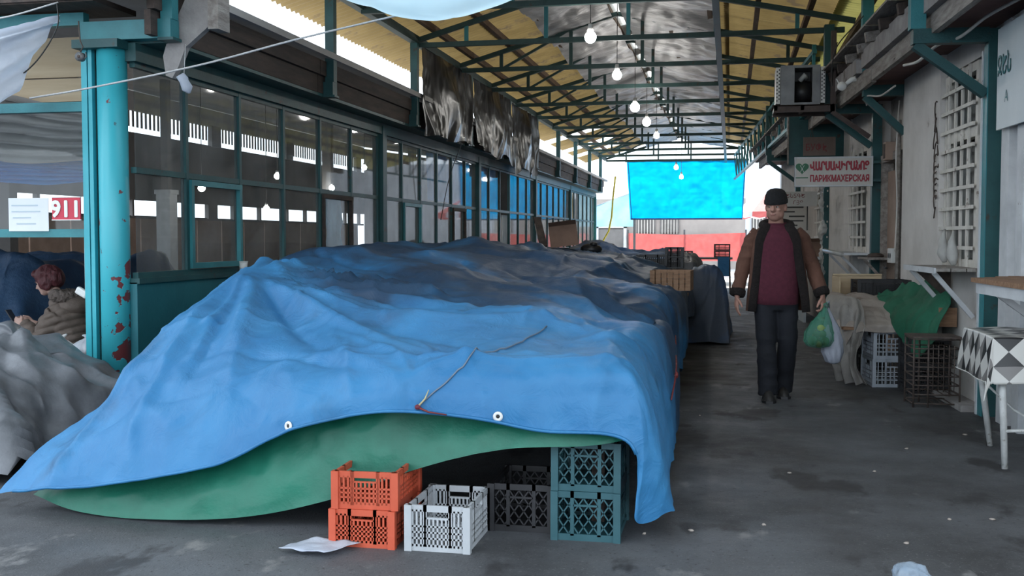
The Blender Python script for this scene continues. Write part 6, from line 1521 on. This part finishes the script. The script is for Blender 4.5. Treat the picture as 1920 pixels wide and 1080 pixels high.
for k, (x, y, z, r, c_) in enumerate(((-.10, -.02, .50, .036, (.05, .10, .03)), (-.05, -.05, .485, .034, (.04, .08, .025)), (.0, -.02, .495, .036, (.06, .11, .03)), (-.07, .02, .54, .034, (.05, .09, .03)), (-.02, -.045, .555, .03, (.07, .1, .03)))):
    v = T('vegetable', 'dark green vegetable in the green carrier bag, ' + ['leftmost', 'middle of the bottom', 'rightmost', 'left one of the upper two', 'right one of the upper two'][k], 'vegetable', 'vegetables in the green bag', loc=(hx + x, hy + y, z))
    MB().ball((0, 0, 0), (r, r, r * 1.1), 14, 10).build('flesh', pm('green vegetable %d' % k, c_), v); MB().tube([(0, 0, r), (.004, 0, r * 1.35)], .006, 6).build('stem', 'wood', v)
v = T('lemon', 'yellow lemon at the top of the green carrier bag', 'fruit', loc=(hx - .035, hy - .035, .607)); MB().ball((0, 0, 0), (.03, .026, .026), 14, 10).build('flesh', pm('lemon', (.62, .52, .06)), v); MB().ball((.03, 0, 0), (.007, .006, .006), 8, 6).build('tip', 'yellow_hose', v)
wbg = held_bag('carrier_bag', 'pale blue and red carrier bag hanging beside the green one', [(.30, .02, .02, .06), (.32, .06, .05, .055), (.40, .085, .065, .05), (.50, .085, .065, .045), (.60, .065, .05, .04), (.70, .03, .03, .02), (.77, .012, .012, .005)], 'bag_clear', ridg=8)
wbg.location = (hx + .02, hy + .09, 0)
MB().tube([(0, -.05, .765), (-.01, -.07, .80), (.01, -.06, .82), (.02, 0, .77)], .007, 8).build('handle_loop', 'bag_clear', wbg)

# ---- the woman sitting inside the hall opening, seen from her left side, looking down at a phone
wom = T('person', 'seated woman with dark red hair and fur-hooded taupe jacket looking at a phone', 'person', loc=(-5.64, 8.25, 0), rotz=.0)
# local: she faces -X
wbd = MB()
whd = Matrix.Translation((-.17, .0, .965)) @ Matrix.Rotation(math.radians(-90), 4, 'Z') @ Matrix.Rotation(.32, 4, 'X')
whb = MB(whd)
whb.ball((0, .012, .03), (.074, .092, .09), 20, 14); whb.ball((0, -.02, -.028), (.062, .07, .08), 20, 14); whb.ball((0, -.045, -.075), (.04, .04, .035), 14, 10)
whb.tube([(0, -.085, .015), (0, -.098, -.005), (0, -.108, -.024), (0, -.09, -.034)], [.009, .011, .015, .01], 10); whb.ball((0, -.08, -.056), (.022, .012, .011), 12, 8); whb.ball((0, -.07, .02), (.05, .02, .014), 14, 8)
wbd.add(whb.v, whb.f)
wbd.tube([(.02, 0, .72), (-.05, 0, .82), (-.11, 0, .90)], [.07, .055, .05], 16)
wbd.rings([ellring((x, 0, z), rx, ry, 20) for x, z, rx, ry in ((.12, .22, .13, .17), (.12, .35, .13, .17), (.09, .5, .12, .16), (.06, .65, .12, .17), (.02, .74, .09, .14), (-.01, .79, .05, .07))])
for sy in (-1, 1):
    sh_ = Vector((.02, sy * .15, .70)); el = Vector((-.10, sy * .22, .47)); wr_ = Vector((-.36, sy * .07, .60))
    wbd.tube([sh_, sh_.lerp(el, .5), el, el.lerp(wr_, .5), wr_], [.055, .05, .042, .038, .026], 14)
    hand(wbd, wr_, (-1, -sy * .25, .25), (0, -sy * .2, 1), .55, (0, -sy, 0), .92)
    hp = Vector((.1, sy * .09, .30)); kn_ = Vector((-.34, sy * .13, .42)); an = Vector((-.32, sy * .12, .07))
    wbd.tube([hp, hp.lerp(kn_, .5), kn_, kn_.lerp(an, .5), an], [.09, .08, .06, .05, .035], 14); wbd.tube([an, an + Vector((-.08, 0, -.04)), an + Vector((-.17, 0, -.045))], [.034, .032, .022], 10)
put('body', remeshed(wbd, 'body', 'skin_pale', .007, 3, .4), wom)
for sx in (-1, 1):
    MB(whd).ball((sx * .028, -.078, .002), (.011, .008, .005), 10, 8).build('eye', 'eye_dark', wom); MB(whd).tube([(sx * .012, -.09, .022), (sx * .03, -.088, .027), (sx * .046, -.07, .02)], .0035, 6).build('eyebrow', 'red_hair', wom)
hair = MB(whd); hair.ball((0, .03, .05), (.098, .105, .088), 20, 14); hair.ball((0, .095, .01), (.085, .06, .085), 18, 12); hair.ball((0, -.05, .088), (.07, .05, .035), 16, 10)
for sx in (-1, 1): hair.ball((sx * .07, .03, -.01), (.03, .06, .07), 14, 10)
hm = remeshed(hair, 'hair', 'red_hair', .007, 2, .4)
P = np.zeros(len(hm.vertices) * 3); hm.vertices.foreach_get('co', P); P = P.reshape(-1, 3); N_ = np.zeros(len(hm.vertices) * 3); hm.vertices.foreach_get('normal', N_); N_ = N_.reshape(-1, 3)
P += N_ * (.02 * (ridged(P[:, 0] * 28, P[:, 1] * 28, P[:, 2] * 14) - .5))[:, None]; hm.vertices.foreach_set('co', P.ravel()); put('hair', hm, wom)
jk = MB(); jk.rings([ellring((x, 0, z), rx, ry, 28) for x, z, rx, ry in ((.10, .30, .17, .22), (.10, .40, .175, .225), (.085, .50, .17, .22), (.065, .60, .165, .22), (.045, .70, .15, .205), (.02, .77, .12, .16), (-.02, .83, .08, .10))])
for sy in (-1, 1):
    sh_ = Vector((.03, sy * .15, .69)); el = Vector((-.10, sy * .22, .46)); wr_ = Vector((-.335, sy * .08, .585))
    jk.tube([sh_, sh_.lerp(el, .5), el, el.lerp(wr_, .5), wr_], [.095, .09, .082, .072, .055], 20)
jm = remeshed(jk, 'jacket', 'puffer', .009, 5)
P = np.zeros(len(jm.vertices) * 3); jm.vertices.foreach_get('co', P); P = P.reshape(-1, 3); N_ = np.zeros(len(jm.vertices) * 3); jm.vertices.foreach_get('normal', N_); N_ = N_.reshape(-1, 3)
P += N_ * (.014 * np.abs(np.sin((P[:, 2] * 1.0 - P[:, 0] * .35) * 48)) + .02 * (vnoise(P[:, 0] * 14, P[:, 1] * 14, P[:, 2] * 14) - .5))[:, None]; jm.vertices.foreach_set('co', P.ravel()); jko = put('jacket', jm, wom)
# hood lying on the back with a fur rim
hd_ = MB(); hd_.ball((.10, 0, .76), (.15, .17, .10), 18, 12); put('hood', remeshed(hd_, 'hood', 'puffer', .01, 6), jko)
rim = [(-.06 + .19 * (.5 - .5 * math.cos(t)), .13 * math.sin(t) * 1.1, .83 + .025 * math.sin(t * .5) + .02 * math.cos(t)) for t in np.linspace(0, 2 * math.pi, 40)]
fm = MB(); fm.tube(rim, .042, 14, cap=False); f2 = remeshed(fm, 'fur_rim', 'fur_trim', .008, 2)
P = np.zeros(len(f2.vertices) * 3); f2.vertices.foreach_get('co', P); P = P.reshape(-1, 3); N_ = np.zeros(len(f2.vertices) * 3); f2.vertices.foreach_get('normal', N_); N_ = N_.reshape(-1, 3)
P += N_ * (.03 * (vnoise(P[:, 0] * 60, P[:, 1] * 60, P[:, 2] * 60) - .3))[:, None]; f2.vertices.foreach_set('co', P.ravel()); put('fur_rim', f2, jko)
skb = MB(); skb.rings([ellring((.10, 0, z), rx, ry, 24) for z, rx, ry in ((.20, .19, .23), (.30, .19, .23), (.40, .17, .21))])
for sy in (-1, 1): skb.tube([(.1, sy * .09, .30), (-.12, sy * .11, .36), (-.34, sy * .13, .42), (-.34, sy * .13, .30), (-.33, sy * .12, .15)], [.11, .105, .09, .075, .06], 16)
put('trousers', remeshed(skb, 'trousers', 'skirt', .012, 5), wom)
for sy in (-1, 1):
    MB().tube([(-.28, sy * .12, .05), (-.36, sy * .12, .055), (-.45, sy * .12, .04), (-.50, sy * .12, .03)], [.048, .05, .042, .02], 14, sy=.9).build('shoe', 'shoe', wom)
ph = T('phone', 'dark phone held by the seated woman', 'phone', loc=(-6.155, 8.25, .655)); ph.rotation_euler = (0, -.6, 0)
bevel(MB().box(-.005, .005, -.037, .037, -.075, .075).build('case', 'black_plastic', ph), .004); MB().box(.0052, .0062, -.033, .033, -.066, .066).build('screen', pm('phone screen', (.03, .04, .06), rough=.15), ph)
stl = T('stool', 'low wooden stool under the seated woman', 'stool', loc=(-5.54, 8.25, 0))
MB().tube([(0, 0, .17), (0, 0, .20)], .17, 20).build('seat', 'wood', stl)
for a in range(4): MB().tube([(.11 * math.cos(a * 1.571 + .78), .11 * math.sin(a * 1.571 + .78), .17), (.14 * math.cos(a * 1.571 + .78), .14 * math.sin(a * 1.571 + .78), 0)], .016, 8).build('leg', 'wood_dark', stl)
